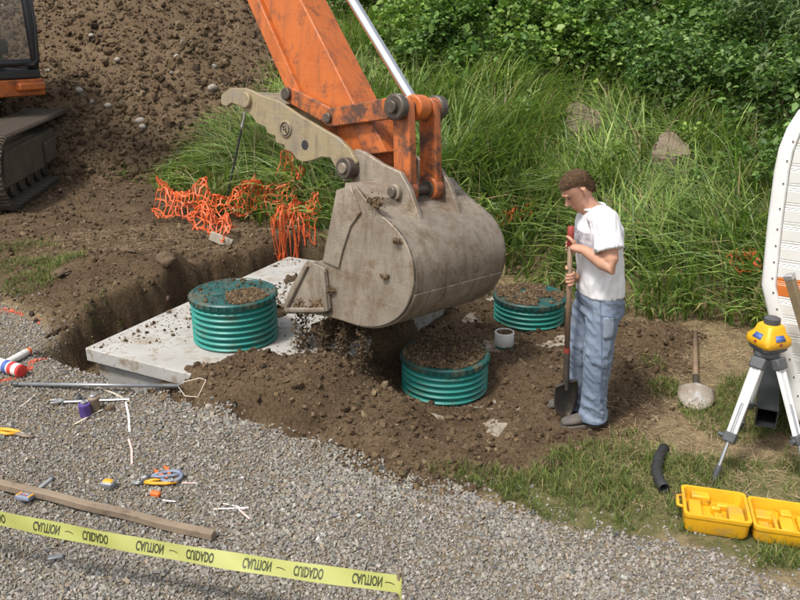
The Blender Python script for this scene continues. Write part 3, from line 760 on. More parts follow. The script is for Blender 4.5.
# side edge bars and corner shrouds
for off in (-.016, BW - .012):
    MB_ = MB(); plate(MB_, [sz_(a, b_, 0) for a, b_ in [(338, 190), (352, 186), (362, 212), (352, 226), (344, 250), (340, 268), (324, 261)]], off, .028); MB_.build('side_bar', M['worn_steel'], bucket, 30, .004)
for off in (-.03, BW - .03):
    MB_ = MB(); plate(MB_, [sz_(a, b_, 0) for a, b_ in [(310, 260), (328, 268), (333, 308), (326, 313), (290, 313), (286, 306), (294, 286)]], off, .02)
    for (a, b_, c_, d_) in [(290, 309, 329, 309), (327, 271, 331, 310), (311, 264, 290, 307)]:
        p0, p1 = sz_(a, b_, 0), sz_(c_, d_, 0)
        MB_.tube([mp(*p0, off - .012), mp(*p1, off - .012)], [(.02, .014)] * 2, 6)
    MB_.build('corner_shroud', M['worn_steel'], bucket, 30, .003)
lip0, lip1 = sz_(287, 311, 0), sz_(334, 314, 0)
MB_ = MB(); MB_.prism([mp(lip0[0] - .05, lip0[1] - .006, .0), mp(lip1[0], lip1[1] - .008, .0), mp(lip1[0], lip1[1] + .025, .0), mp(lip0[0] - .02, lip0[1] + .02, .0)], NT * BW); MB_.build('cutting_edge', M['worn_steel'], bucket, 30, .004)
for k in range(5):
    o0 = .05 + k * (BW - .19) / 4
    MB_ = MB(); MB_.prism([mp(lip0[0] - .16, lip0[1] + .0, o0), mp(lip0[0] + .05, lip0[1] - .03, o0), mp(lip0[0] + .05, lip0[1] + .05, o0)], NT * .09); MB_.build('tooth', M['worn_steel'], bucket, 30, .006)
# torn wear patch on the back and a stuck soil lump
pa = [(456, 232), (463, 238), (464, 248), (460, 258), (456, 262), (457, 250), (451, 237)]
# mounting ears
ear = [(351, 190), (352, 160), (350, 153), (356, 149), (364, 152), (382, 164), (400, 172), (410, 190), (418, 214), (426, 236), (404, 226), (380, 212), (364, 200)]
for off in (.29, BW - .33):
    MB_ = MB(); plate(MB_, [sz_(a, b_, .29) for a, b_ in ear], off, .04); MB_.build('mounting_ear', M['worn_steel'], bucket, 30, .006)
LP = sz_(396, 192, .29)                     # link pin
BP = sz_(349, 168, .26)                     # stick pin
def pin(s_, z, o0, o1, r_, name='pin', parent=exc, mat='greasy', bev=.006):
    return MB().cyl(mp(s_, z, o0), mp(s_, z, o1), r_, n=24).build(name, M[mat], parent, 35, bev)
pin(*LP, .255, .295, .055, 'pin_boss', bucket, 'worn_steel'); pin(*LP, BW - .295, BW - .255, .055, 'pin_boss', bucket, 'worn_steel')
pin(*LP, .235, BW - .235, .034); pin(*BP, .24, BW - .24, .045)
pin(*BP, .20, .292, .072, 'pin_boss', exc, 'greasy'); pin(*BP, .185, .21, .038, 'pin_boss', exc, 'worn_steel')
# --- stick
ST0, ST1 = MID - .14, MID + .14
pts_back = [sz_(a, b_, ST0) for a, b_ in [(262, 0), (305, 100), (326, 132)]]
pts_front = [sz_(a, b_, ST0) for a, b_ in [(301, 0), (352, 100), (374, 148)]]
dS = np.array(pts_back[0]) - np.array(pts_back[1]); dS /= np.linalg.norm(dS)
dT = np.array(pts_front[0]) - np.array(pts_front[1]); dT /= np.linalg.norm(dT)
bk_top = tuple(np.array(pts_back[0]) + dS * 1.25); fr_top = tuple(np.array(pts_front[0]) + dT * 1.25)
stick_poly = [bk_top, pts_back[0], pts_back[1], pts_back[2], (BP[0] - .09, BP[1] + .02), (BP[0] - .05, BP[1] - .085), (BP[0] + .05, BP[1] - .085), (BP[0] + .11, BP[1] + .03), pts_front[2], pts_front[1], pts_front[0], fr_top]
MB_ = MB(); plate(MB_, stick_poly, ST0, ST1 - ST0); stick = MB_.build('stick', M['orange_paint'], exc, 30, .012, 3)
# flange along the rear edge and weld seam on the front face
fl = [sz_(a, b_, ST0) for a, b_ in [(250, 0), (262, 0), (303, 92), (300, 104), (292, 96)]]
ft = tuple(np.array(fl[0]) + dS * 1.2); ft2 = tuple(np.array(fl[1]) + dS * 1.2)
MB_ = MB(); plate(MB_, [ft, fl[0], fl[4], fl[3], fl[2], fl[1], ft2], ST0 - .035, ST1 - ST0 + .07); MB_.build('stick_flange', M['orange_paint'], stick, 30, .008)
MB_ = MB().box(mp(*(np.array(sz_(372, 143, ST0)) + np.array([.02, 0])), MID), (.05, .02, .05)); 
a, b_ = sz_(378, 140, ST0 + .15)
MB_ = MB(); MB_.prism([mp(*sz_(352, 122, ST0), ST0 - .015), mp(*sz_(371, 118, ST0), ST0 - .015), mp(*sz_(388, 152, ST0), ST0 - .015), mp(*sz_(366, 156, ST0), ST0 - .015)], NT * (ST1 - ST0 + .03)); MB_.build('stick_foot', M['orange_greasy'], stick, 30, .008)
# --- linkage
GP = sz_(330, 118, ST0 - .06)               # guide link pivot on the stick
UP = sz_(395, 107, ST0 - .09)               # upper link pin
def bar(p0, p1, off, th, w0, w1, name, mat, parent=exc, bev=.008):
    d = np.array(p1) - np.array(p0); l = np.linalg.norm(d); d /= l; nrm = np.array([-d[1], d[0]])
    pts = []
    for k in range(9):
        a = math.pi / 2 + math.pi * k / 8; pts.append(tuple(np.array(p0) + w0 * (d * math.cos(a) + nrm * math.sin(a))))
    for k in range(9):
        a = -math.pi / 2 + math.pi * k / 8; pts.append(tuple(np.array(p1) + w1 * (d * math.cos(a) + nrm * math.sin(a))))
    m_ = MB(); plate(m_, pts, off, th); return m_.build(name, M[mat], parent, 30, bev)
for off in (ST0 - .075, ST1 + .03): bar(GP, UP, off, .045, .062, .07, 'guide_link', 'orange_greasy')
pin(*GP, ST0 - .10, ST1 + .10, .036)
for off in (MID - .175, MID + .105): 
    bar(UP, LP, off, .07, .068, .075, 'bucket_link', 'orange_greasy')
    pin(*LP, off - .01, off + .08, .088, 'link_boss', exc, 'orange_greasy', .012); pin(*LP, off - .022, off + .092, .060, 'link_bush', exc, 'greasy')
for (o0, o1) in ((MID - .25, MID - .18), (MID - .06, MID + .06), (MID + .18, MID + .25)): pin(*UP, o0, o1, .085, 'link_boss', exc, 'greasy' if o0 != MID - .06 else 'orange_paint', .012)
pin(*UP, MID - .28, MID + .28, .042)
# bucket cylinder
c1 = sz_(352, 0, MID); dC = np.array(c1) - np.array(UP); dC /= np.linalg.norm(dC)
cA = np.array(UP) + dC * .04; cB = np.array(c1) + dC * .25; cC = cB + dC * 1.2
cyl_ = MB().cyl(mp(*cB, MID), mp(*cC, MID), .075, n=24).build('cylinder_barrel', M['orange_paint'], exc, 35, .01)
MB().cyl(mp(*cA, MID), mp(*(cB + dC * .1), MID), .036, n=24).build('cylinder_rod', M['chrome'], cyl_, 35)
# --- thumb
TH0 = ST0 - .135
thumb_px = [(221, 104), (221, 95), (230, 88), (243, 88), (250, 90), (262, 96), (278, 101), (300, 116), (324, 130), (338, 138), (350, 150), (356, 162), (352, 178), (343, 182), (338, 172), (330, 158), (322, 157), (310, 161), (302, 162), (296, 159), (291, 152), (285, 150), (284, 145), (276, 143), (275, 136), (267, 133), (265, 127), (256, 123), (252, 116), (246, 112), (240, 106), (231, 103), (226, 107)]
tsz = [sz_(a, b_, TH0) for a, b_ in thumb_px]
MB_ = MB(); plate(MB_, tsz, TH0, .035); plate(MB_, tsz, ST1 + .10, .035); thumb = MB_.build('thumb', M['thumb_steel'], exc, 30, .005)
# cross plates between the thumb's two sides
for (a, b_) in [((228, 92), (244, 92)), ((250, 94), (268, 103))]:
    p0 = sz_(*a, TH0); p1 = sz_(*b_, TH0)
    MB_ = MB(); MB_.prism([mp(p0[0], p0[1], TH0 + .035), mp(p1[0], p1[1], TH0 + .035), mp(p1[0], p1[1] - .035, TH0 + .035), mp(p0[0], p0[1] - .035, TH0 + .035)], NT * (ST1 + .10 - TH0 - .035)); MB_.build('cross_plate', M['thumb_steel'], thumb, 30, .004)
bs = sz_(286, 129, TH0); 
MB().cyl(mp(*bs, TH0 - .012), mp(*bs, TH0 + .004), .062, n=28).build('round_badge', M['thumb_steel'], thumb, 30, .004)
tor = MB(); tor.tube([mp(bs[0] + .045 * math.cos(t), bs[1] + .045 * math.sin(t), TH0 - .013) for t in np.linspace(0, 2 * math.pi, 25)], .006, 6); tor.build('badge_ring', M['greasy'], thumb, 180)
# the badge mark: a rounded P-like loop on a stem
mk = MB(); mk.tube([mp(bs[0] + .020 - .0, bs[1] - .026, TH0 - .016), mp(bs[0] + .006, bs[1] + .024, TH0 - .016), mp(bs[0] - .018, bs[1] + .018, TH0 - .016), mp(bs[0] - .016, bs[1] - .002, TH0 - .016), mp(bs[0] + .008, bs[1] + .002, TH0 - .016)], .0045, 6); mk.build('badge_mark', M['greasy'], thumb, 180)
hl = sz_(305, 145, TH0); MB().cyl(mp(*hl, TH0 - .003), mp(*hl, TH0 + .003), .034, n=24).build('bolt_hole', M['black_paint'], thumb, 30)
tb = sz_(247, 100, TH0); MB().cyl(mp(*tb, TH0 - .03), mp(*tb, ST1 + .145), .06, n=24).build('thumb_boss', M['thumb_steel'], thumb, 30, .008)
LK = sz_(286, 94, TH0 + .07)
for off in (ST0 - .05, ST1 + .005): bar(LK, GP, off, .042, .058, .062, 'thumb_link', 'orange_greasy')
pin(*LK, ST0 - .08, ST1 + .08, .045)
# --- boom, in the machine's own plane, from the house to the stick head
SH = (np.array(bk_top) + np.array(fr_top)) / 2
s0 = float((SWING - XP) @ XF)
boom = [(s0 + .15, 1.85), (s0 + .3, 3.1), (s0 + 1.9, 4.6), (s0 + 3.6, 5.05), (SH[0] - 1.2, 4.75), (SH[0] + .1, SH[1] + .15), (SH[0] + .12, SH[1] - .15), (SH[0] - .2, SH[1] - .18), (SH[0] - 1.35, 4.20), (s0 + 3.4, 4.40), (s0 + 2.2, 4.0), (s0 + .8, 2.85), (s0 + .6, 1.75)]
MB_ = MB(); plate(MB_, boom, MID - .19, .38); MB_.build('boom', M['orange_paint'], exc, 30, .02, 3)
for off in (MID - .45, MID + .33):
    p0 = mp(s0 + .45, 1.7, off + .06); p1 = mp(s0 + 1.3, 3.8, off + .06); pm_ = p0 + (p1 - p0) * .55
    bc = MB().cyl(p0, pm_, .085, n=20).build('boom_cylinder', M['orange_paint'], exc, 35, .01); MB().cyl(pm_, p1, .05, n=18).build('cylinder_rod', M['chrome'], bc, 35)
# --- house
def hp(f_, n_, z): return SWING * np.array([1, 1, 0]) + XF * f_ + XN * n_ + np.array([0, 0, z])
def hbox(mb, f0, f1, n0, n1, z0, z1):
    mb.prism([hp(f0, n0, z0), hp(f1, n0, z0), hp(f1, n1, z0), hp(f0, n1, z0)], (0, 0, z1 - z0)); return mb
hbox(MB(), -2.3, 1.25, -1.2, 1.20, 1.62, 1.84).build('house_deck', M['orange_paint'], exc, 30, .02)
hbox(MB(), -2.3, .1, -1.2, 1.2, 1.84, 2.75).build('engine_cover', M['orange_paint'], exc, 30, .05)
hbox(MB(), .1, 1.0, -1.2, -.35, 1.84, 2.55).build('tool_box', M['orange_paint'], exc, 30, .04)
MB().lathe(np.array([SWING[0], SWING[1], 1.2]), [(.62, 0), (.62, .42)], 32).build('slew_ring', M['frame_dusty_shaded'], exc, 40)
cab_e = hbox(MB(), .12, 1.22, .36, 1.18, 1.845, 1.96).build('cab_floor', M['black_paint'], exc, 30, .02)
# cab frame: rounded front profile swept as tubes, glass between
cz0, cz1 = 1.93, 3.42
def cabline(n_): return [hp(.15, n_, cz0), hp(1.02, n_, cz0), hp(1.16, n_, cz0 + .06), hp(1.22, n_, cz0 + .2), hp(1.2, n_, cz0 + .9), hp(1.05, n_, cz1 - .12), hp(.9, n_, cz1), hp(.15, n_, cz1), hp(.15, n_, cz0)]
for n_ in (.42, 1.13): MB().tube(cabline(n_), [(.06, .06)] * 9, 8, up=tuple(XN)).build('cab_pillar', M['black_paint'], cab_e, 50)
for (f_, z) in ((1.19, cz0 + .12), (.98, cz1 - .06), (.15, cz1), (.15, cz0 + .9)): MB().cyl(hp(f_, .42, z), hp(f_, 1.13, z), .05, n=10).build('cab_rail', M['black_paint'], cab_e, 50)
hbox(MB(), .1, .95, .40, 1.15, cz1 - .02, cz1 + .05).build('cab_roof', M['orange_paint'], cab_e, 30, .03)
m, nt, b, out = newmat('dirty_cab_glass'); b.inputs['Base Color'].default_value = (.30, .28, .25, 1); b.inputs['Roughness'].default_value = .25
tr = N(nt, 'ShaderNodeBsdfTransparent'); mx = N(nt, 'ShaderNodeMixShader'); tcg = N(nt, 'ShaderNodeTexCoord').outputs['Object']
nt.links.new(ramp(nt, noise(nt, 3, 4, .6, tcg).outputs[0], [(.3, .22), (.7, .5)]).outputs[0], mx.inputs[0]); nt.links.new(tr.outputs[0], mx.inputs[1]); nt.links.new(b.outputs[0], mx.inputs[2]); nt.links.new(mx.outputs[0], out.inputs[0])
M['glass'] = m
fr = cabline(.42)[1:7]; MB_ = MB(); MB_.rings([[Vector(tuple(p)), Vector(tuple(p + XN * .71))] for p in fr], False, False); MB_.build('windscreen', M['glass'], cab_e, 60)
for n_ in (.40, 1.15):
    MB_ = MB(); MB_.add([tuple(p) for p in [hp(.17, n_, cz0 + .02), hp(1.0, n_, cz0 + .02), hp(1.14, n_, cz0 + .08), hp(1.2, n_, cz0 + .2), hp(1.18, n_, cz0 + .9), hp(1.03, n_, cz1 - .12), hp(.9, n_, cz1 - .02), hp(.17, n_, cz1 - .02)]], [tuple(range(8))]); MB_.build('side_window', M['glass'], cab_e)
seat_ = hbox(MB(), .35, .80, .55, 1.0, 2.15, 2.35); hbox(seat_, .30, .42, .55, 1.0, 2.3, 3.0); seat_.build('seat', M['rubber'], cab_e, 40, .04)
MB().tube([hp(1.26, .95, 2.02), hp(1.36, 1.04, 2.03), hp(1.40, 1.08, 2.10), hp(1.42, 1.10, 2.5), hp(1.36, 1.12, 3.2)], .022, 8).build('handrail', M['black_paint'], cab_e, 180)
hbox(MB(), 1.20, 1.36, .80, 1.16, 1.70, 1.80).build('cab_step', M['orange_paint'], cab_e, 30, .02)
# --- tracks
TD = R(98); td = np.array([math.cos(TD), math.sin(TD), 0]); tn = np.array([math.sin(TD), -math.cos(TD), 0])
TC = np.array([-5.02, 10.45, 0]); tz0 = .46
RAD, HALF = .40, 1.42
def tpos(u):
    """point and tangent angle along the chain, u in metres; local (along, up)"""
    per = 4 * HALF + 2 * math.pi * RAD; u %= per
    if u < 2 * HALF: return -HALF + u, RAD * 2, 0.0
    u -= 2 * HALF
    if u < math.pi * RAD: a = u / RAD; return HALF + RAD * math.sin(a), RAD + RAD * math.cos(a), -a
    u -= math.pi * RAD
    if u < 2 * HALF: return HALF - u, 0.0, -math.pi
    u -= 2 * HALF; a = u / RAD; return -HALF - RAD * math.sin(a), RAD - RAD * math.cos(a), -math.pi - a
pad_me = None
for side_i, off in enumerate((0.0, -2.1)):
    C0 = TC + tn * off + np.array([0, 0, tz0 + .06])
    def tp_(al, up_, la): return C0 + td * al + tn * la + np.array([0, 0, up_])
    fr_ = MB(); fr_.prism([tp_(al, up_, -.17) for al, up_ in [(-1.35, .18), (-1.2, .60), (.95, .62), (1.15, .55), (1.22, .30), (1.1, .14)]], tn * .34)
    tf = fr_.build('track_frame', M['frame_dusty_shaded'], exc, 30, .03)
    fr_ = MB(); fr_.prism([tp_(al, up_, .16) for al, up_ in [(.2, .22), (.2, .50), (.75, .52), (.75, .22)]], tn * .06); fr_.build('frame_guard', M['frame_dusty_shaded'], tf, 30, .015)
    fr_ = MB(); fr_.prism([tp_(al, up_, .16) for al, up_ in [(.85, .20), (.88, .66), (1.12, .62), (1.2, .28)]], tn * .08); fr_.build('idler_guard', M['frame_dusty_shaded'], tf, 30, .02)
    for al in (HALF, -HALF):
        MB().cyl(tp_(al, RAD, -.13), tp_(al, RAD, .13), RAD - .07, n=28).build('idler_wheel', M['greasy'], tf, 35, .02)
    for k in range(7):
        al = -1.05 + k * .34; MB().cyl(tp_(al, .13, -.15), tp_(al, .13, .15), .10, n=18).build('track_roller', M['greasy'], tf, 35, .015)
    per = 4 * HALF + 2 * math.pi * RAD; npad = 48
    if pad_me is None:
        pb = MB(); pb.box((0, 0, 0), (per / npad - .022, .60, .022))
        for gx_ in (-.055, 0, .055): pb.box((gx_, 0, .024), (.016, .598, .034))
        pb.box((0, -.08, -.03), (per / npad * .9, .045, .05)); pb.box((0, .08, -.03), (per / npad * .9, .045, .05))
        pad_me = pb.mesh('track_pad'); pad_me.materials.append(M['shaded_track_steel'])
    for k in range(npad):
        al, up_, a = tpos(k * per / npad)
        # outward normal and tangent in (td, z)
        Tt = Vector(tuple(td * math.cos(a) + np.array([0, 0, math.sin(a)]))); Nn = Vector(tuple(-td * math.sin(a) + np.array([0, 0, math.cos(a)])))
        Bb = Nn.cross(Tt)
        o = bpy.data.objects.new('track_pad', pad_me); COL.objects.link(o); o.parent = tf
        mt = Matrix((Tt, Bb, Nn)).transposed().to_4x4(); mt.translation = Vector(tuple(tp_(al, up_, 0) - ORG[exc.name]))
        o.matrix_local = mt
MB().box(tuple(TC + tn * -1.05 + np.array([0, 0, .95])), (1.9, 1.2, .35), Matrix.Rotation(TD - math.pi / 2, 3, 'Z')).build('car_body', M['frame_dusty_shaded'], exc, 30, .05)

# soil stuck on and falling from the bucket
rg = np.random.default_rng(8)
P_, S_ = [], []
for (px, py, n_, rr) in [(300, 306, 500, .06), (318, 306, 420, .06), (375, 203, 160, .05), (425, 215, 0, .05), (383, 277, 60, .018), (396, 241, 50, .018), (330, 290, 60, .03)]:
    a0 = sz_(px, py, -.03)
    for k in range(n_):
        d = rg.normal(size=2) * rr * .6; P_.append(mp(a0[0] + d[0], a0[1] + d[1] * .6, -.03 + .02 * rg.random())); S_.append(min(.005 * rg.random() ** -.5, .02))
o = lumps('stuck_soil', (ICO_V, ICO_F), np.array(P_), np.array(S_), soil_cols(len(P_), rg) * 1.25, M['clod'], parent=bucket, rng=rg); o['kind'] = 'stuff'
P_, S_ = [], []
for (px, off, zt, zb, n_, w) in [(302, .06, .62, .25, 1100, .042), (325, .06, .64, .22, 2200, .030), (344, .07, .68, .22, 1300, .028), (363, .06, .70, .25, 800, .026), (330, .3, .64, .3, 260, .10)]:
    s_, _z = sz_(px, 330, off)
    for k in range(n_):
        z = zt - (zt - zb) * rg.random() ** .8; P_.append(mp(s_ + rg.normal() * w * (.7 + (zt - z)), z, off + rg.normal() * w)); S_.append(min(.0030 * rg.random() ** -.5, .013))
tag(lumps('falling_soil', (ICO_V, ICO_F), np.array(P_), np.array(S_), soil_cols(len(P_), rg) * .85, M['clod'], rng=rg), 'streams of brown soil crumbs falling from the bucket', 'soil', kind='stuff')

# ================================================================== MAN WITH SHOVEL
M['skin'] = pmat('skin', (.52, .29, .195), (.46, .24, .16), 14, .5, spec=.35)
M['skin_dark'] = pmat('shaded_eye', (.20, .10, .07), (.16, .08, .055), 14, .4)
M['shirt'] = pmat('white_cotton', (.74, .74, .75), (.66, .66, .68), 7, .9, bump=.15, bscale=90, spec=.2)
M['print'] = pmat('faded_shirt_print', (.26, .25, .29), (.60, .60, .62), 38, .9, spec=.2)
M['denim'] = pmat('washed_denim', (.155, .195, .265), (.19, .235, .305), 3, .9, bump=.25, bscale=90, spec=.2, spots=[((.285, .325, .375), 1.9, .46, .74), ((.20, .18, .15), 6, .62, .80)])
M['denim_dark'] = pmat('denim_seam', (.10, .14, .21), (.13, .17, .25), 9, .9)
M['denim_pale'] = pmat('pale_denim', (.24, .285, .35), (.20, .245, .31), 8, .9, bump=.3, bscale=40)
M['hair'] = pmat('brown_hair', (.075, .044, .024), (.125, .075, .042), 60, .8, bump=.9, bscale=160, spec=.15)
M['shoe'] = pmat('dusty_grey_shoe', (.075, .068, .062), (.13, .115, .098), 10, .85, bump=.3, spots=[((.17, .12, .075), 9, .52, .68)])
M['sole'] = pmat('dusty_sole', (.13, .105, .08), (.085, .07, .055), 12, .9)
M['ash'] = pmat('weathered_ash_handle', (.235, .16, .10), (.19, .125, .08), 9, .6, bump=.1)
M['red_grip'] = pmat('red_grip', (.30, .045, .032), (.24, .036, .028), 10, .55)
M['dark_steel'] = pmat('dark_muddy_steel', (.055, .05, .046), (.11, .09, .07), 10, .55, .5, bump=.2, spots=[((.13, .09, .055), 7, .5, .64)])

def voxel(name, mb, mat, parent, vox, smooth_it=4, folds=None):
    """union the tapered limbs into one skin; folds(co, nor) -> displacement along the normal"""
    o = link(name, mb.mesh(name), mat, parent, 180)
    rm = o.modifiers.new('remesh', 'REMESH'); rm.mode = 'VOXEL'; rm.voxel_size = vox; rm.use_smooth_shade = True
    sm = o.modifiers.new('smooth', 'SMOOTH'); sm.iterations = smooth_it; sm.factor = .5
    dg = bpy.context.evaluated_depsgraph_get(); dg.update()
    me_ = bpy.data.meshes.new_from_object(o.evaluated_get(dg)); me_.name = name
    o.modifiers.clear(); o.data = me_
    if not me_.materials: me_.materials.append(mat)
    if folds is not None:
        n_ = len(me_.vertices); co = np.empty(n_ * 3, np.float32); me_.vertices.foreach_get('co', co); nr = np.empty(n_ * 3, np.float32); me_.vertices.foreach_get('normal', nr)
        co = co.reshape(-1, 3); nr = nr.reshape(-1, 3)
        me_.vertices.foreach_set('co', (co + nr * folds(co + ORG[parent.name], nr)[:, None]).astype(np.float32).ravel()); me_.update()
    me_.shade_smooth()
    return o
def ridge(v): return 1 - np.abs(2 * v - 1)
def jean_folds(co, nr):
    z = co[:, 2]; a = np.arctan2(nr[:, 1], nr[:, 0])
    amp = .006 + .016 * np.exp(-((z - .12) / .13) ** 2) + .011 * np.exp(-((z - .50) / .12) ** 2) + .010 * np.exp(-((z - .86) / .12) ** 2)
    f1 = ridge(fbm(a * 1.1 + z * 3.5, z * 13 + co[:, 0] * 4, 3, 201)) - .6; f2 = fbm(a * 2.2, z * 3.0 + co[:, 1] * 3, 3, 205) - .5
    return amp * f1 * 1.6 + .016 * f2
def shirt_folds(co, nr):
    z = co[:, 2]; a = np.arctan2(nr[:, 1], nr[:, 0])
    f1 = ridge(fbm(a * 2.0 + z * 2.0, z * 5.5 - a * 1.2, 3, 211)) - .6; f2 = fbm(a * 1.3, z * 5, 3, 215) - .5
    return (.006 + .014 * np.exp(-((z - 1.02) / .12) ** 2) + .008 * np.exp(-((z - 1.36) / .10) ** 2)) * f1 * 1.7 + .014 * f2
PY = 4.82
man = empty('person', gz(583, 424, 0), 'young man in white T-shirt and faded jeans leaning on an upright shovel', 'person')
FW = np.array([-.985, -.17, 0]); LT = np.array([.17, -.985, 0]); UPV = np.array([0, 0, 1.0])     # facing, his left (towards camera)
def tw(c, fo, la, up_): return np.array(c) + FW * fo + LT * la + UPV * up_
def ring_stack(mb, rows, n=24, pw=2.4):
    """rows: (centre, half front-back, half width) stacked upwards, super-ellipse sections"""
    rr = []
    for c_, a, b_ in rows:
        r1 = []
        for k in range(n):
            t = 2 * math.pi * k / n; ct, st = math.cos(t), math.sin(t)
            r1.append(Vector(tuple(tw(c_, a * math.copysign(abs(ct) ** (2 / pw), ct), b_ * math.copysign(abs(st) ** (2 / pw), st), 0))))
        rr.append(r1)
    mb.rings(rr); return mb
# joints
SHL = at(605, 221, 4.63); ELL = at(612, 268, 4.50); WRL = at(584, 250, 4.66)
SHR = at(592, 219, 5.00); ELR = at(588, 266, 5.04); WRR = at(579, 279, 4.88)
HIPL = at(605, 300, 4.74); KNL = at(598, 352, 4.69); ANL = at(593, 411, 4.71)
HIPR = at(592, 300, 4.91); KNR = at(579, 348, 4.90); ANR = at(575, 398, 4.94)
HC = at(578, 190, 4.82)
# shovel line
SV0 = at(571, 226, 4.74); SV1 = at(567, 350, 4.76); SVB = at(564, 413, 4.80)
axs = (SV0 - SV1) / np.linalg.norm(SV0 - SV1)
def on_shovel(py):
    zt = at(569, py, 4.75)[2]; return SV1 + axs * ((zt - SV1[2]) / axs[2])
# --- body (one continuous surface)
body = MB()
tors = [(600, 305, .11, .15), (600, 285, .105, .145), (600, 262, .105, .14), (600, 240, .115, .16), (599, 226, .105, .17), (597, 215, .07, .12)]
ring_stack(body, [(at(a, b_, PY), c_, d_) for a, b_, c_, d_ in tors])
nk = at(594, 214, PY); body.tube([nk, nk + (HC - nk) * .45, HC + UPV * -.03], [.066, .058, .062], 16)
# head: sections from chin to crown in a tilted head frame
tilt = R(40)
HF = FW * math.cos(tilt) - UPV * math.sin(tilt); HU = UPV * math.cos(tilt) + FW * math.sin(tilt)
def hd(fo, la, up_): return HC + HF * fo + LT * la + HU * up_
head_rows = [(-.122, .070, .030, .022), (-.112, .086, .010, .036), (-.090, .088, -.035, .050), (-.065, .088, -.060, .060), (-.040, .086, -.080, .066), (-.015, .086, -.090, .071), (.010, .084, -.095, .075), (.030, .089, -.098, .077), (.055, .088, -.098, .078), (.080, .078, -.090, .072), (.100, .058, -.072, .058), (.115, .028, -.042, .034), (.119, .0, -.012, .010)]
rr = []
for (u_, f_, b_, w_) in head_rows:
    c_ = (f_ + b_) / 2; a_ = (f_ - b_) / 2; r1 = []
    for k in range(28):
        t = 2 * math.pi * k / 28; ct, st = math.cos(t), math.sin(t)
        r1.append(Vector(tuple(hd(c_ + a_ * math.copysign(abs(ct) ** .9, ct), w_ * math.copysign(abs(st) ** .9, st), u_))))
    rr.append(r1)
body.rings(rr)
body.tube([hd(.078, 0, .020), hd(.094, 0, -.006), hd(.111, 0, -.030), hd(.094, 0, -.042)], [.008, .012, .016, .010], 10)
body.tube([hd(.092, -.012, -.036), hd(.092, .012, -.036)], .011, 8)                         # nostrils
body.tube([hd(.084, -.045, .030), hd(.094, 0, .034), hd(.084, .045, .030)], .010, 8)         # brow
body.tube([hd(.080, -.024, -.066), hd(.093, 0, -.064), hd(.080, .024, -.066)], .008, 8)      # upper lip
body.tube([hd(.078, -.020, -.079), hd(.090, 0, -.080), hd(.078, .020, -.079)], .008, 8)      # lower lip
body.tube([hd(.070, 0, -.112), hd(.084, 0, -.108)], .018, 8)                                 # chin
for s_ in (1, -1):                                                                           # ears
    body.tube([hd(-.004, .074 * s_, -.035), hd(-.012, .082 * s_, -.010), hd(-.018, .086 * s_, .018), hd(-.006, .082 * s_, .028)], [(.010, .008), (.017, .009), (.018, .009), (.010, .006)], 10)
# arms
def arm(sh_, el, wr):
    m1 = sh_ + (el - sh_) * .45; m2 = el + (wr - el) * .3
    body.tube([sh_, m1, sh_ + (el - sh_) * .85, el, m2, el + (wr - el) * .7, wr], [.060, .056, .047, .046, .049, .038, .030], 16)
arm(SHL, ELL, WRL); arm(SHR, ELR, WRR)
# hands gripping the shaft: palm, four fingers wrapped round it, thumb
def hand(wr, grip, side, rs=.019):
    ax = Vector(tuple(axs)); g = Vector(tuple(grip)); w_ = Vector(tuple(wr))
    inn = (w_ - g); inn -= ax * inn.dot(ax); inn.normalize()           # from shaft towards the wrist
    tan = ax.cross(inn) * side                                           # direction the fingers leave the palm
    pc = g + inn * (rs + .018)
    body.tube([w_, w_ + (pc - w_) * .5, pc + inn * .010, pc - inn * .004 + tan * .012], [(.028, .032), (.028, .038), (.024, .044), (.018, .042)], 14, up=tuple(ax))
    for k, (o_, ln) in enumerate(((.036, 1.0), (.013, 1.08), (-.010, 1.0), (-.032, .85))):
        path = []
        for j in range(7):
            a = -.2 + (j / 6) * 3.9 * ln
            path.append(g + ax * (o_ - .003 * j) + inn * ((rs + .009) * math.cos(a)) + tan * ((rs + .009) * math.sin(a)))
        body.tube([pc + ax * o_ + tan * .006] + path, [.0105] + [.0105, .0105, .0098, .0098, .009, .0085, .0078], 10)
    th = [pc + ax * .030 - tan * .012, pc + ax * .052 - tan * .022 - inn * .012, g + ax * .066 - tan * (rs + .004), g + ax * .060 - tan * (rs * .3) - inn * (rs + .010)]
    body.tube(th, [.014, .0125, .011, .009], 10)
GL = on_shovel(246); GR_ = on_shovel(277)
hand(WRL, GL, 1); hand(WRR, GR_, -1)
# legs inside the jeans
for hip, kn, an in ((HIPL, KNL, ANL), (HIPR, KNR, ANR)):
    body.tube([hip, hip + (kn - hip) * .5, kn, kn + (an - kn) * .35, an, an - UPV * .05], [.082, .070, .055, .055, .040, .042], 14)
voxel('body', body, M['skin'], man, .0055, 3)
for s_ in (1, -1):
    MB().lathe((0, 0, 0), [(.001, -.009), (.006, -.007), (.009, 0), (.006, .007), (.001, .009)], 12)
    ev = MB(); c_ = hd(.079, .031 * s_, .008); ev.tube([c_ - HF * .009, c_ - HF * .004, c_ + HF * .002, c_ + HF * .006], [.006, .010, .009, .004], 10); ev.build('eye', M['skin_dark'], man, 180)
    ev = MB(); ev.tube([hd(.084, .031 * s_, .006), hd(.0865, .031 * s_, .005)], .0045, 8); ev.build('iris', M['black_paint'], man, 180)
    eb = MB(); eb.tube([hd(.091, .014 * s_, .031), hd(.0925, .030 * s_, .036), hd(.083, .050 * s_, .032)], [(.003, .004)] * 3, 6); eb.build('eyebrow', M['hair'], man, 180)
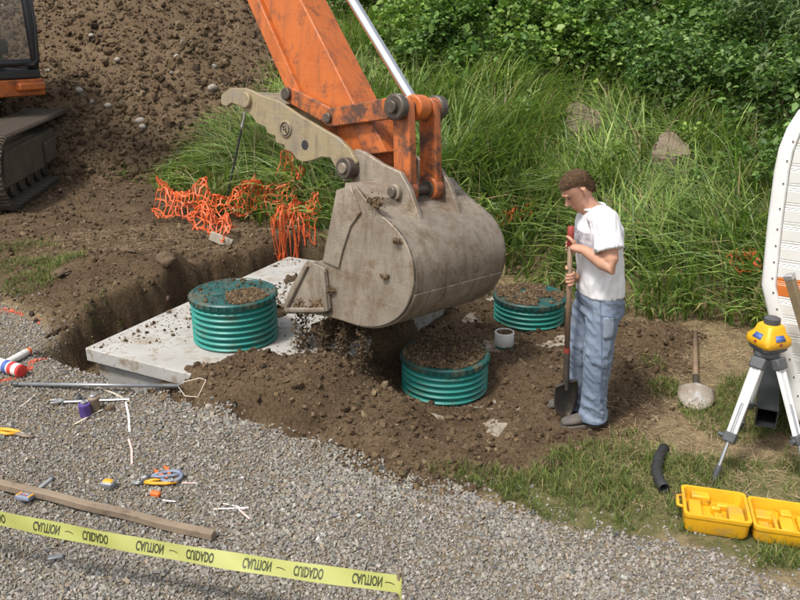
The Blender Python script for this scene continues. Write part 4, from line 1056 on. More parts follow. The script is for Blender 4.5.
# --- hair: short cap with a hairline across the forehead, over the ears and down the nape
hair = MB(); rr = []
hr = [(-.062, -.058, -.078, .038), (-.045, -.045, -.092, .056), (-.025, -.028, -.101, .070), (-.004, -.020, -.103, .0765), (.020, .012, -.105, .079), (.044, .040, -.106, .081), (.062, .070, -.106, .081), (.078, .083, -.102, .078), (.094, .074, -.093, .071), (.109, .054, -.076, .058), (.121, .032, -.050, .039), (.126, .004, -.020, .014)]
for (u_, f_, b_, w_) in hr:
    c_ = (f_ + b_) / 2; a_ = (f_ - b_) / 2
    rr.append([Vector(tuple(hd(c_ + a_ * math.copysign(abs(math.cos(t)) ** .9, math.cos(t)), w_ * math.copysign(abs(math.sin(t)) ** .9, math.sin(t)), u_ + .004 * math.sin(t * 9 + u_ * 80)))) for t in [2 * math.pi * k / 32 for k in range(32)]])
hair.rings(rr)
ho = voxel('hair', hair, M['hair'], man, .004, 2)
tx = bpy.data.textures.new('hair_tufts', 'CLOUDS'); tx.noise_scale = .007
dm = ho.modifiers.new('tufts', 'DISPLACE'); dm.texture = tx; dm.strength = .006; dm.mid_level = .45
# short hair strands over the cap
bpy.context.view_layer.update(); dg = bpy.context.evaluated_depsgraph_get(); hm_ = ho.evaluated_get(dg).to_mesh()
n_ = len(hm_.vertices); co = np.empty(n_ * 3, np.float32); hm_.vertices.foreach_get('co', co); nr = np.empty(n_ * 3, np.float32); hm_.vertices.foreach_get('normal', nr); ho.evaluated_get(dg).to_mesh_clear()
co = co.reshape(-1, 3) + ORG[man.name]; nr = nr.reshape(-1, 3); rg = np.random.default_rng(77); pick = rg.choice(n_, min(n_, 5200), replace=False); co = co[pick]; nr = nr[pick]; n_ = len(co)
comb = nr * .55 + (-HF)[None] * .05 - HU[None] * .55 + HF[None] * (.9 * ((co - HC) @ HU > .06))[:, None] + rg.normal(size=(n_, 3)) * .28; comb /= np.linalg.norm(comb, axis=1)[:, None]
sd2 = np.cross(comb, nr + rg.normal(size=(n_, 3)) * .3); sd2 /= np.linalg.norm(sd2, axis=1)[:, None] + 1e-9
Lh = rg.uniform(.008, .018, n_)[:, None]; b0 = co - nr * .002
Vh = np.stack([b0 - sd2 * .0010, b0 + sd2 * .0010, b0 + comb * Lh * .6 + nr * .002 + sd2 * .0007, b0 + comb * Lh + sd2 * .0001], 1)
ch = palette(n_, [(.055, .032, .017), (.10, .060, .032), (.15, .095, .052)], [3, 3, 1], .2, rg)
link('hair_strands', np_mesh('hair_strands', Vh.reshape(-1, 3), np.arange(n_ * 4).reshape(-1, 4), np.repeat(ch, 4, 0).astype(np.float32)), M['straw'], man)
# --- shirt
shirt = MB()
ring_stack(shirt, [(at(a, b_, PY), c_, d_) for a, b_, c_, d_ in [(600, 292, .139, .178), (600, 284, .137, .176), (600, 268, .134, .170), (599, 250, .132, .176), (599, 236, .134, .188), (599, 226, .128, .196), (598, 218, .108, .188), (596, 211, .080, .130), (594, 206, .066, .078)]], 32)
for sh_, el in ((SHL, ELL), (SHR, ELR)):
    shirt.tube([sh_ + (PY - sh_[1]) * np.array([0, .55, 0]) + UPV * -.01, sh_, sh_ + (el - sh_) * .35, sh_ + (el - sh_) * .62], [.085, .086, .082, .088], 18)
so = voxel('shirt', shirt, M['shirt'], man, .008, 5, shirt_folds)
# collar and chest print follow the shirt
cl = MB(); ctr = at(593.2, 206.5, PY); cl.tube([tw(ctr, .070 * math.cos(t), .082 * math.sin(t), -.012 * math.cos(t)) for t in np.linspace(0, 2 * math.pi, 29)], .009, 8); cl.build('collar', M['shirt'], man, 180)
pr = MB(); rows = []
for zpx in (229, 233, 237, 241, 245):
    c_ = at(599, zpx, PY); rows.append([Vector(tuple(tw(c_, .146 * math.cos(t) ** .83 if math.cos(t) > 0 else 0, .200 * math.copysign(abs(math.sin(t)) ** .83, math.sin(t)), 0))) for t in np.linspace(-.75, .95, 14)])
pr.rings(rows, False, False)
po = pr.build('chest_print', M['print'], man, 180); po.modifiers.new('thick', 'SOLIDIFY').thickness = .002
sw_ = po.modifiers.new('lie_on_shirt', 'SHRINKWRAP'); sw_.target = so; sw_.wrap_method = 'NEAREST_SURFACEPOINT'; sw_.offset = .003; sw_.wrap_mode = 'ABOVE_SURFACE'
# --- jeans
je = MB()
ring_stack(je, [(at(a, b_, PY), c_, d_) for a, b_, c_, d_ in [(599, 320, .10, .15), (600, 308, .134, .178), (600, 296, .134, .176), (600, 283, .126, .166)]], 28)
for hip, kn, an, w_ in ((HIPL, KNL, ANL, 1), (HIPR, KNR, ANR, .97)):
    je.tube([hip + UPV * .03, hip + (kn - hip) * .3, hip + (kn - hip) * .7, kn, kn + (an - kn) * .4, kn + (an - kn) * .8, an + UPV * .015, an - UPV * .055], [(k * w_, k * .92 * w_) for k in (.110, .108, .096, .091, .085, .082, .087, .092)], 18)
jo = voxel('jeans', je, M['denim'], man, .008, 4, jean_folds)
# pockets and hems that follow the jeans
def patch(name, x0, x1, y0, y1, Yp, mat, th=.004, nn=8):
    m_ = MB(); m_.rings([[Vector(tuple(at(x0 + (x1 - x0) * i / nn, y0 + (y1 - y0) * j / nn, Yp))) for i in range(nn + 1)] for j in range(nn + 1)], False, False)
    ob = m_.build(name, mat, man, 180)
    sw_ = ob.modifiers.new('lie_on_jeans', 'SHRINKWRAP'); sw_.target = jo; sw_.wrap_method = 'PROJECT'; sw_.use_project_x = False; sw_.use_project_y = True; sw_.use_project_z = False; sw_.use_negative_direction = True; sw_.use_positive_direction = True; sw_.offset = .003
    ob.modifiers.new('thick', 'SOLIDIFY').thickness = th; return ob
patch('side_pocket', 604, 615, 318, 340, 4.60, M['denim_pale'])
patch('pocket_opening', 603.5, 615.5, 316.5, 318.5, 4.60, M['denim_dark'])
patch('side_seam', 601.5, 602.3, 296, 404, 4.60, M['denim_dark'], .003, 24)
for an in (ANL, ANR):
    hm = MB(); hm.tube([tw(an - UPV * .050, .094 * math.cos(t), .090 * math.sin(t), .004 * math.sin(3 * t)) for t in np.linspace(0, 2 * math.pi, 25)], [(.009, .005)] * 25, 8); hm.build('hem', M['denim_dark'], man, 180)
# --- shoes
def shoe(an, zg):
    c_ = np.array([an[0], an[1], zg]) + FW * .065
    u = MB(); rows = []
    for (f_, hw, hh) in [(-.125, .026, .055), (-.11, .036, .085), (-.06, .040, .098), (-.01, .042, .092), (.04, .046, .072), (.09, .048, .058), (.125, .044, .050), (.148, .030, .038), (.156, .012, .028)]:
        rows.append([Vector(tuple(tw(c_, f_, hw * math.cos(t), .016 + hh * .5 + hh * .5 * math.sin(t)))) for t in [2 * math.pi * k / 16 for k in range(16)]])
    u.rings(rows); so_ = u.build('shoe', M['shoe'], man, 180)
    s_ = MB(); out_ = [(-.132, 0), (-.122, .03), (-.06, .042), (.0, .042), (.06, .050), (.11, .050), (.145, .034), (.16, 0)]
    ol = out_ + [(a, -b_) for a, b_ in out_[-2:0:-1]]
    s_.prism([tw(c_, a, b_, -.012) for a, b_ in ol], (0, 0, .032)); s_.build('sole', M['sole'], so_, 40, .006)
    for k in range(4):
        la = MB(); f_ = .015 + k * .022; z_ = .098 - k * .009; la.tube([tw(c_, f_, -.026, z_ - .012), tw(c_, f_ + .004, 0, z_), tw(c_, f_ + .008, .026, z_ - .012)], .0035, 6); la.build('lace', M['sole'], so_, 180)
shoe(ANL, hz(ANL[0] - .06, ANL[1]) + .012); shoe(ANR, hz(ANR[0] - .06, ANR[1]) + .012)

# --- the shovel he holds
def shovel_blade(mb, top, tip, wdir, L_, Wd, dish=.035):
    """round-point blade as a dished sheet from the socket down to the tip"""
    top = Vector(tuple(top)); dn = (Vector(tuple(tip)) - top).normalized(); w_ = Vector(tuple(wdir)); w_ = (w_ - dn * w_.dot(dn)).normalized(); nn = w_.cross(dn)
    rows = []
    prof = [(0, .38), (.03, .80), (.10, .95), (.30, 1.0), (.55, .98), (.72, .86), (.86, .62), (.95, .34), (1.0, .08)]
    for t, k in prof:
        rows.append([top + dn * (L_ * t) + w_ * (Wd / 2 * k * x) + nn * (dish * (1 - x * x) * (1 - .35 * t) * (-1) + .02 * t * t) for x in (-1, -.75, -.4, 0, .4, .75, 1)])
    mb.rings(rows, False, False); return dn, w_, nn
sho = empty('shovel', SVB, 'long-handled shovel with red grip held upright by the man', 'shovel')
MB().tube([SV0 - axs * .12, SV1], [.0165, .0185], 16).build('handle', M['ash'], sho, 180)
MB().tube([SV0 + axs * .0, SV0 + axs * -.005, SV0 - axs * .06, SV0 - axs * .125, SV0 - axs * .13], [.012, .021, .022, .020, .016], 16).build('grip', M['red_grip'], sho, 60)
MB().cyl(SV1 + axs * .015, SV1 - axs * .015, .0215, n=16).build('collar', M['red_grip'], sho, 40)
bt = SV1 - axs * .24
MB().tube([SV1 - axs * .012, SV1 - axs * .12, bt, bt - axs * .05], [.021, .021, .023, (.012, .03)], 16).build('socket', M['dark_steel'], sho, 60)
bl = MB(); shovel_blade(bl, bt - axs * .0, bt - axs * .3, LT * .35 + FW * .9, .27, .215); ob = bl.build('blade', M['dark_steel'], sho, 180); ob.modifiers.new('thick', 'SOLIDIFY').thickness = .003
st_ = MB(); w_ = LT * .35 + FW * .9; w_ /= np.linalg.norm(w_); st_.tube([bt - axs * .012 - w_ * .10, bt - axs * .004, bt - axs * .012 + w_ * .10], [(.008, .012)] * 3, 8); st_.build('foot_step', M['dark_steel'], sho, 60)

# --- the other shovel, lying on the straw
p0 = gz(695, 334, .06); p1 = gz(696, 384, .07); p2 = gz(697, 412, .035)
M['shiny_blade'] = pmat('worn_bright_blade', (.26, .205, .145), (.36, .32, .28), 9, .6, .15, bump=.15, spots=[((.46, .45, .44), 6, .56, .64), ((.22, .15, .09), 8, .58, .70)])
sh2 = empty('shovel', p2 * np.array([1, 1, 0]) + np.array([0, 0, hz(p2[0], p2[1])]), 'round-point shovel with bare wooden handle lying on dry straw', 'shovel')
d2 = (p2 - p0) / np.linalg.norm(p2 - p0)
for q in (p0, p1, p2): q[2] = max(q[2], hz(q[0], q[1]) + .022)
MB().tube([p0, p1], [.020, .021], 14).build('handle', M['ash'], sh2, 180)
MB().tube([p1 - d2 * .13, p1, p1 + d2 * .07], [.0235, .024, (.01, .035)], 14).build('socket', M['dark_steel'], sh2, 60)
bl = MB(); shovel_blade(bl, p1 + d2 * .03, p1 + d2 * .3 + np.array([0, 0, -.03]), (1, 0, .06), .30, .255, .03); ob = bl.build('blade', M['shiny_blade'], sh2, 180); ob.modifiers.new('thick', 'SOLIDIFY').thickness = .003

# ================================================================== CAMPER TRAILER
M['camper_white'] = pmat('camper_white_aluminium', (.70, .70, .67), (.63, .63, .59), 3, .38, bump=.03, spots=[((.45, .42, .35), 8, .62, .78)])
M['camper_trim'] = pmat('camper_white_trim', (.80, .80, .78), (.72, .72, .70), 6, .35)
M['orange_stripe'] = pmat('orange_stripe', (.60, .17, .03), (.52, .14, .03), 6, .4)
M['screw'] = pmat('rusty_screw', (.20, .14, .10), (.12, .09, .07), 30, .6, .4)
CAMP_D = R(32.5)                                        # the camper stands askew: its side wall runs right and towards the deck
cd_ = np.array([math.cos(CAMP_D), -math.sin(CAMP_D), 0]); cn_ = np.array([math.sin(CAMP_D), math.cos(CAMP_D), 0])   # along wall, into the body
CP = at(763.5, 285, 4.52) * np.array([1, 1, 0])
def cw(px, py):
    d_ = ray(px, py); t = ((CP - CAMV) @ cn_) / (d_ @ cn_); Q = CAMV + d_ * t; return float((Q - CP) @ cd_), float(Q[2])
def C3(x, y, z): return CP + cd_ * x + cn_ * y + np.array([0, 0, z])
outl = [(800, 112), (789, 129), (781, 149), (776.5, 170), (770, 220), (763.5, 285), (771, 318), (784, 368), (792, 405), (797, 418), (803, 424)]
ol = [cw(a, b_) for a, b_ in outl]
xt, zt_ = ol[0]
ol = [(xt + .9, zt_ + .30), (xt + .45, zt_ + .24), (xt + .18, zt_ + .13)] + ol
zbot = ol[-1][1] - .004; ztop = ol[0][1]; xr = 4.6
ol = [(xr, ztop)] + ol + [(ol[-1][0] + .12, zbot), (xr, zbot)]
tr_ = empty('camper_trailer', C3(2.4, 1.0, 0), 'white ribbed camper trailer with rounded edge and orange stripe beside the tripod', 'trailer')
b_ = MB(); b_.prism([C3(x, .02, z) for x, z in ol], cn_ * 2.0); shell = b_.build('shell', M['camper_white'], tr_, 30)
zs_ = np.arange(zbot, ztop - .02, .115)
def edge_x(z):
    xs = []
    for a, c_ in zip(ol[:-1], ol[1:]):
        if (a[1] - z) * (c_[1] - z) <= 0 and abs(a[1] - c_[1]) > 1e-6: xs.append(a[0] + (c_[0] - a[0]) * (z - a[1]) / (c_[1] - a[1]))
    return min(xs) if xs else xr
stripe_z = cw(792, 287)[1]
for k, z in enumerate(zs_):
    z1 = min(z + .115, ztop - .005); strm = z <= stripe_z < z1
    rows = []
    for t, d in [(0, .006), (.04, .012), (.60, .013), (.64, .009), (.68, .0135), (.74, .009), (.78, .0135), (.84, .010), (.96, .013), (1, .006)]:
        zz_ = z + (z1 - z) * t; x0 = edge_x(min(max(zz_, zbot + .003), ztop - .003)) + .072
        rows.append([Vector(tuple(C3(x0, .02 - d, zz_))), Vector(tuple(C3(xr, .02 - d, zz_)))])
    m_ = MB(); m_.rings(rows, False, False); m_.build('siding_board', M['orange_stripe'] if strm else M['camper_white'], shell, 25)
tp2 = [np.array(q) for q in ol[1:-1]]
trim = MB(); rr = []; nins = []
for i, p in enumerate(tp2):
    a = tp2[max(i - 1, 0)]; c_ = tp2[min(i + 1, len(tp2) - 1)]; t = (c_ - a) / np.linalg.norm(c_ - a); nin = np.array([-t[1], t[0]]); nins.append(nin)
    def q3(e_, y_): g = p + nin * e_; return Vector(tuple(C3(g[0], y_, g[1])))
    rr.append([q3(-.014, .08), q3(-.014, .012), q3(.004, -.004), q3(.060, -.007), q3(.068, .002), q3(.068, .02)])
trim.rings(rr, False, False); to_ = trim.build('edge_trim', M['camper_trim'], tr_, 50)
for i in range(0, len(tp2) - 1):
    a, c_ = tp2[i], tp2[i + 1]; l = np.linalg.norm(c_ - a); t = (c_ - a) / l; nin = np.array([-t[1], t[0]]); kn_ = max(1, int(l / .10))
    for k in range(kn_):
        p = a + t * (k + .5) * l / kn_ + nin * .046; MB().cyl(C3(p[0], -.011, p[1]), C3(p[0], 0, p[1]), .0055, n=8).build('screw', M['screw'], to_, 30)
bp0 = at(766, 421, 4.30); d = np.array([.42, .90, 0]); d /= np.linalg.norm(d); sdv = np.array([d[1], -d[0], 0]); bp1 = bp0 + d * 1.6
def sq_tube(mb, p0, p1, w_, t_, sdir):
    u = np.array(sdir); v = np.array([0, 0, 1.0])
    rr = []
    for p, k in ((p0, w_), (p1, w_), (p1, w_ - t_), (p0, w_ - t_), (p0, w_)): rr.append([Vector(tuple(p + u * (k * a) + v * (k * b2))) for a, b2 in ((-1, -1), (1, -1), (1, 1), (-1, 1))])
    mb.rings(rr, False); return mb
sq_tube(MB(), bp0 + np.array([0, 0, .02]), bp1 + np.array([0, 0, .02]), .062, .007, sdv).build('frame_tube', M['black_paint'], tr_, 30)
MB().prism([C3(.55, .15, zbot - .10), C3(4.4, .15, zbot - .10), C3(4.4, 1.85, zbot - .10), C3(.55, 1.85, zbot - .10)], (0, 0, .098)).build('chassis', M['black_paint'], tr_, 30, .01)
for yv in (.14, 1.78):
    w0 = C3(2.6, yv, 0); wz = hz(w0[0], w0[1]) + .29; wh_ = MB().cyl(C3(2.6, yv - .09, wz), C3(2.6, yv + .09, wz), .30, n=36).build('wheel', M['rubber'], tr_, 35, .03)
    MB().cyl(C3(2.6, yv - .10, wz), C3(2.6, yv - .085, wz), .17, n=28).build('rim', M['camper_trim'], wh_, 35, .01)
# leaning bar in front of the camper
q0 = at(789, 275, 4.24); q1 = at(806, 332, 4.20); dd = (q1 - q0) / np.linalg.norm(q1 - q0)
q1 = q0 + dd * ((q0[2] - hz(q0[0] + .25, q0[1])) / -dd[2])
M['tan_channel'] = pmat('tan_metal_channel', (.26, .20, .12), (.20, .155, .095), 10, .5, .3)
M['alu'] = pmat('brushed_aluminium', (.60, .60, .60), (.50, .50, .51), 20, .35, .8)
prp = empty('leaning_bar', (q1[0], q1[1], hz(q1[0], q1[1])), 'brown metal bar with silver end leaning by the camper wall', 'bar')
MB().tube([q0 + dd * .03, q1], [(.034, .026)] * 2, 4).build('bar', M['tan_channel'], prp, 30, .003)
MB().tube([q0 - dd * .004, q0 + dd * .028], [(.037, .029)] * 2, 4).build('end_cap', M['alu'], prp, 30, .003)

# ================================================================== LASER LEVEL ON TRIPOD
M['laser_yellow'] = pmat('yellow_plastic', (.72, .39, .012), (.62, .32, .01), 8, .45, spots=[((.36, .25, .08), 7, .56, .76), ((.20, .14, .06), 22, .63, .72)], bump=.08)
M['grey_plastic'] = pmat('grey_plastic', (.06, .065, .07), (.09, .095, .10), 8, .5)
M['blue_label'] = pmat('blue_label', (.05, .10, .33), (.07, .13, .38), 14, .45)
M['leg_white'] = pmat('white_tripod_leg', (.72, .72, .71), (.62, .62, .61), 7, .4)
AP = at(767, 350, 4.32)                                 # tripod head centre
tri = empty('tripod', (AP[0], AP[1], hz(AP[0], AP[1])), 'white aluminium survey tripod with black clamps carrying the yellow laser', 'tripod')
MB().lathe(AP, [(.065, -.035), (.075, -.025), (.075, .0), (.07, .006)], 24).build('head_plate', M['grey_plastic'], tri, 40)
feet = [gz(712, 484, 0), gz(739, 432, .0), np.array([AP[0] + .22, AP[1] - .36, 0])]
for i, ft in enumerate(feet):
    ft[2] = hz(ft[0], ft[1]) - .01
    d = ft - AP; d /= np.linalg.norm(d); top = AP + np.array([d[0], d[1], 0]) * .16 + np.array([0, 0, -.03]); d = ft - top; L_ = np.linalg.norm(d); d /= L_
    wd = np.cross(d, (0, 0, 1)); wd /= np.linalg.norm(wd); k_ = .62
    lg = MB()
    for s_ in (-1, 1): lg.tube([top + wd * .024 * s_, top + d * L_ * k_ + wd * .020 * s_], [(.015, .011)] * 2, 6)
    lg.tube([top + d * .06, top + d * L_ * k_], [(.007, .024)] * 2, 4, up=tuple(np.cross(wd, d)))
    lo = lg.build('leg', M['leg_white'], tri, 40)
    MB().tube([top + d * L_ * .35, top + d * L_ * .90], [(.015, .011)] * 2, 8).build('lower_leg', M['alu'], lo, 40)
    cb = MB(); cb.box(top + d * L_ * k_, (.075, .05, .06), Matrix((Vector(wd), Vector(np.cross(d, wd)), Vector(d))).transposed()); cb.build('clamp', M['grey_plastic'], lo, 30, .008)
    MB().cyl(top + d * L_ * k_ + wd * .035, top + d * L_ * k_ + wd * .07, .014, n=12).build('clamp_knob', M['grey_plastic'], lo, 40)
    cb = MB(); cb.box(top + d * .03, (.085, .05, .07), Matrix((Vector(wd), Vector(np.cross(d, wd)), Vector(d))).transposed()); cb.build('hinge', M['grey_plastic'], lo, 30, .008)
    MB().tube([top + d * L_ * .84, top + d * L_ * .92, ft], [.020, .016, .004], 10).build('foot_spike', M['grey_plastic'], lo, 60)
st_ = MB(); st_.tube([AP + np.array([-.06, -.05, -.1]), AP + np.array([-.10, -.10, -.22]), AP + np.array([-.14, -.12, -.30])], [(.012, .003)] * 3, 6); st_.build('strap', M['rubber'], tri, 60)
LZ = AP + np.array([0, 0, .008])
las = empty('laser_level', LZ, 'yellow rotating laser level with grey dome standing on the tripod', 'laser level')
def rrect(c_, hx, hy, z, r_=.03, n=5, rot=.3):
    pts = []
    for (sx, sy, a0) in ((1, 1, 0), (-1, 1, 90), (-1, -1, 180), (1, -1, 270)):
        for k in range(n):
            a = R(a0 + 90 * k / (n - 1)); x, y = sx * (hx - r_) + r_ * math.cos(a), sy * (hy - r_) + r_ * math.sin(a)
            pts.append(Vector((c_[0] + x * math.cos(rot) - y * math.sin(rot), c_[1] + x * math.sin(rot) + y * math.cos(rot), c_[2] + z)))
    return pts
MB().rings([rrect(LZ, .075, .075, 0), rrect(LZ, .085, .085, .012), rrect(LZ, .085, .085, .03)]).build('base', M['grey_plastic'], las, 40)
MB().rings([rrect(LZ, .088, .088, .0305), rrect(LZ, .098, .098, .05), rrect(LZ, .095, .095, .085), rrect(LZ, .072, .072, .115), rrect(LZ, .062, .062, .155), rrect(LZ, .05, .05, .165)]).build('housing', M['laser_yellow'], las, 40)
MB().lathe(LZ, [(.045, .165), (.047, .18), (.047, .20), (.038, .205), (.01, .207)], 24).build('dome', M['grey_plastic'], las, 40)
for (rot, s_) in ((.3 - math.pi / 2, 1), (.3 + math.pi, 1)):
    nrm = Vector((math.cos(rot), math.sin(rot), 0)); tg = Vector((-math.sin(rot), math.cos(rot), 0)); c_ = Vector(tuple(LZ))
    q = [c_ + nrm * .0995 + Vector((0, 0, .052)), c_ + nrm * .097 + Vector((0, 0, .084)), c_ + nrm * .0755 + Vector((0, 0, .1135))]
    m_ = MB(); m_.rings([[q[1] - tg * .035, q[1] + tg * .035], [q[2] - tg * .028, q[2] + tg * .028]], False, False); m_.build('blue_label', M['blue_label'], las).modifiers.new('thick', 'SOLIDIFY').thickness = .002
    m_ = MB(); m_.cyl(q[0] + nrm * -.004 + Vector((0, 0, .012)), q[0] + nrm * .004 + Vector((0, 0, .012)), .008, n=10); m_.build('button', M['red_grip'], las, 40)

# --- open yellow case
def case_half(e, c0, ux, uy, w_, d_, hgt, seed, name):
    """open tray with moulded compartments; c0 corner on ground, ux/uy unit vectors"""
    def P(a, b_, z): return Vector(tuple(c0 + ux * a + uy * b_ + np.array([0, 0, z])))
    def rr_(i, z, r_=.03, n=5):
        pts = []
        for (cx, cy, a0) in ((w_ - r_ - i, d_ - r_ - i, 0), (r_ + i, d_ - r_ - i, 90), (r_ + i, r_ + i, 180), (w_ - r_ - i, r_ + i, 270)):
            for k in range(n): a = R(a0 + 90 * k / (n - 1)); pts.append(P(cx + r_ * math.cos(a), cy + r_ * math.sin(a), z))
        return pts
    m_ = MB(); m_.rings([rr_(.012, 0), rr_(.004, .02), rr_(.002, hgt - .02), rr_(-.004, hgt - .018), rr_(-.004, hgt), rr_(.012, hgt), rr_(.024, hgt - .068)], True)
    o = m_.build(name, M['laser_yellow'], e, 40)
    rg = np.random.default_rng(seed)
    if seed == 1: blocks = [(.03, .03, .07, .17), (.05, .21, .10, .06), (.16, .04, .05, .08), (.23, .03, .08, .13), (.18, .18, .12, .04), (.15, .14, .05, .03)]
    else: blocks = [(.03, .03, .06, .09), (.03, .15, .10, .08), (.14, .04, .07, .12), (.24, .03, .07, .2), (.16, .19, .06, .06), (.11, .03, .02, .16)]
    for (a, b_, ww, dd_) in blocks:
        hh = hgt - .068 + rg.uniform(.025, .058); m_ = MB(); m_.prism([P(a, b_, hgt - .07), P(a + ww, b_, hgt - .07), P(a + ww, b_ + dd_, hgt - .07), P(a, b_ + dd_, hgt - .07)], (0, 0, hh - hgt + .07)); m_.build('compartment', M['laser_yellow'], o, 30, .008)
    return o
ca = gz(683, 528, .03); ca[2] = 0; cb_ = gz(748, 538, .03); cb_[2] = 0
ux = cb_ - ca; wL = np.linalg.norm(ux); ux /= wL; uy = np.array([-ux[1], ux[0], 0])
zc = max(hz(*(ca + ux * a + uy * b2)[:2]) for a in (0, .3, .6) for b2 in (0, .28)) + .005; ca[2] = zc
kase = empty('laser_case', ca, 'open yellow plastic carrying case with moulded compartments on the grass', 'case')
t1_ = case_half(kase, ca, ux, uy, .335, .29, .115, 1, 'case_tray')
t2_ = case_half(kase, ca + ux * .352, ux, uy, .335, .29, .10, 2, 'case_lid')
for yv in (.05, .22): MB().cyl(ca + ux * .335 + uy * yv + np.array([0, 0, .10]), ca + ux * .335 + uy * (yv + .05) + np.array([0, 0, .10]), .009, n=10).build('hinge', M['laser_yellow'], t1_, 40)
for (b0, half) in ((.05, 0), (.20, 0)):
    la_ = MB(); la_.box(ca + ux * (.687 + .006) + uy * (b0 + .02) + np.array([0, 0, .07]), (.012, .045, .04), Matrix.Rotation(math.atan2(ux[1], ux[0]), 3, 'Z')); la_.build('latch', M['grey_plastic'], t2_, 30, .003)
hd_ = MB(); hd_.tube([ca + ux * .0 + uy * .09 + np.array([0, 0, .10]), ca + ux * -.028 + uy * .10 + np.array([0, 0, .10]), ca + ux * -.028 + uy * .19 + np.array([0, 0, .10]), ca + uy * .20 + np.array([0, 0, .10])], .010, 8); hd_.build('handle', M['laser_yellow'], t1_, 180)

# --- black pipe offcut
pp = [gz(a, b_, .03) for a, b_ in [(664, 450), (658, 460), (656, 472), (659, 483), (664, 491)]]
for p in pp: p[2] = hz(p[0], p[1]) + .045
pm_ = MB().tube(pp, .027, 14, False); o = pm_.build('pipe_offcut', M['rubber'], None, 180); o.modifiers.new('thick', 'SOLIDIFY').thickness = -.006
tag(o, 'short curved black plastic pipe lying on the lawn grass', 'pipe')

# ================================================================== STUMPS, ROCKS
M['bark'] = pmat('stump_bark', (.10, .075, .052), (.06, .045, .032), 12, .95, bump=.8, bscale=25)
M['cutwood'] = pmat('weathered_cut_wood', (.215, .165, .115), (.15, .115, .08), 14, .9, bump=.5, bscale=40, spots=[((.10, .075, .05), 8, .55, .68)])
def stump(px, py, r_, hgt, tiltv, label, seed):
    p = on_ground(px, py); e = empty('tree_stump', p, label, 'stump', 'cut stumps in the bank grass'); rg = np.random.default_rng(seed)
    fs = rg.random(8) * 6.28
    def rad(t): return r_ * (1 + .14 * math.sin(2 * t + fs[0]) + .14 * math.sin(3 * t + fs[1]) + .05 * math.sin(7 * t + fs[2]))
    tv = Vector(tiltv)
    def ring(k, z, up_=0): return [Vector(tuple(p)) + tv * z + Vector((rad(t) * k * math.cos(t), rad(t) * k * math.sin(t) * (1 - .15 * up_), z + up_ * (.50 * rad(t) * k * math.sin(t) + .05 * r_ * math.sin(t * 5 + fs[3]) * k + .06 * r_ * math.sin(t * 2 + fs[4]) * k))) for t in [2 * math.pi * j / 36 for j in range(36)]]
    MB().rings([ring(1.35, -.1), ring(1.12, .08), ring(1.0, .2), ring(.97, hgt - .02, 1)], True).build('trunk', M['bark'], e, 180)
    MB().rings([ring(.96, hgt - .015, 1), ring(.95, hgt + .006, 1), ring(.6, hgt + .012, 1), ring(.1, hgt + .015, 1)], True).build('cut_face', M['cutwood'], e, 50)
stump(664, 182, .25, .44, (.05, -.1, 0), 'split-topped cut stump in the tall grass, higher up the bank', 4)
stump(579, 152, .29, .47, (0, -.1, 0), 'low wide stump half hidden in the tall grass above the man', 9)
M['earth_rock'] = pmat('earthy_rock', (.125, .082, .046), (.085, .055, .032), 9, .95, bump=.5)
for (px, py, r_, lab, sq) in [(165, 262, .085, 'large earthy lump on the edge of the trench', (1, .8, .8)), (62, 275, .085, 'flat dusty stone lying in the grass left of the trench', (1.3, .8, .35)), (128, 252, .07, 'small flat clod on the bare bank above the trench', (1.2, .8, .4))]:
    p = on_ground(px, py); tag(rock('stone', p + np.array([0, 0, r_ * .25]), r_, None, M['earth_rock'], sq, 3, int(px), .28), lab, 'stone')
for (px, py, r_, lab) in [(110, 411, .035, 'round clod of soil beside the purple can'), (209, 408, .026, 'pale stone at the edge of the spilled soil and gravel')]:
    p = on_ground(px, py); tag(rock('stone', p + np.array([0, 0, r_ * .4]), r_, None, M['earth_rock'] if px < 150 else M['cobble'], (1, .9, .8), 3, int(px), .12), lab, 'stone')

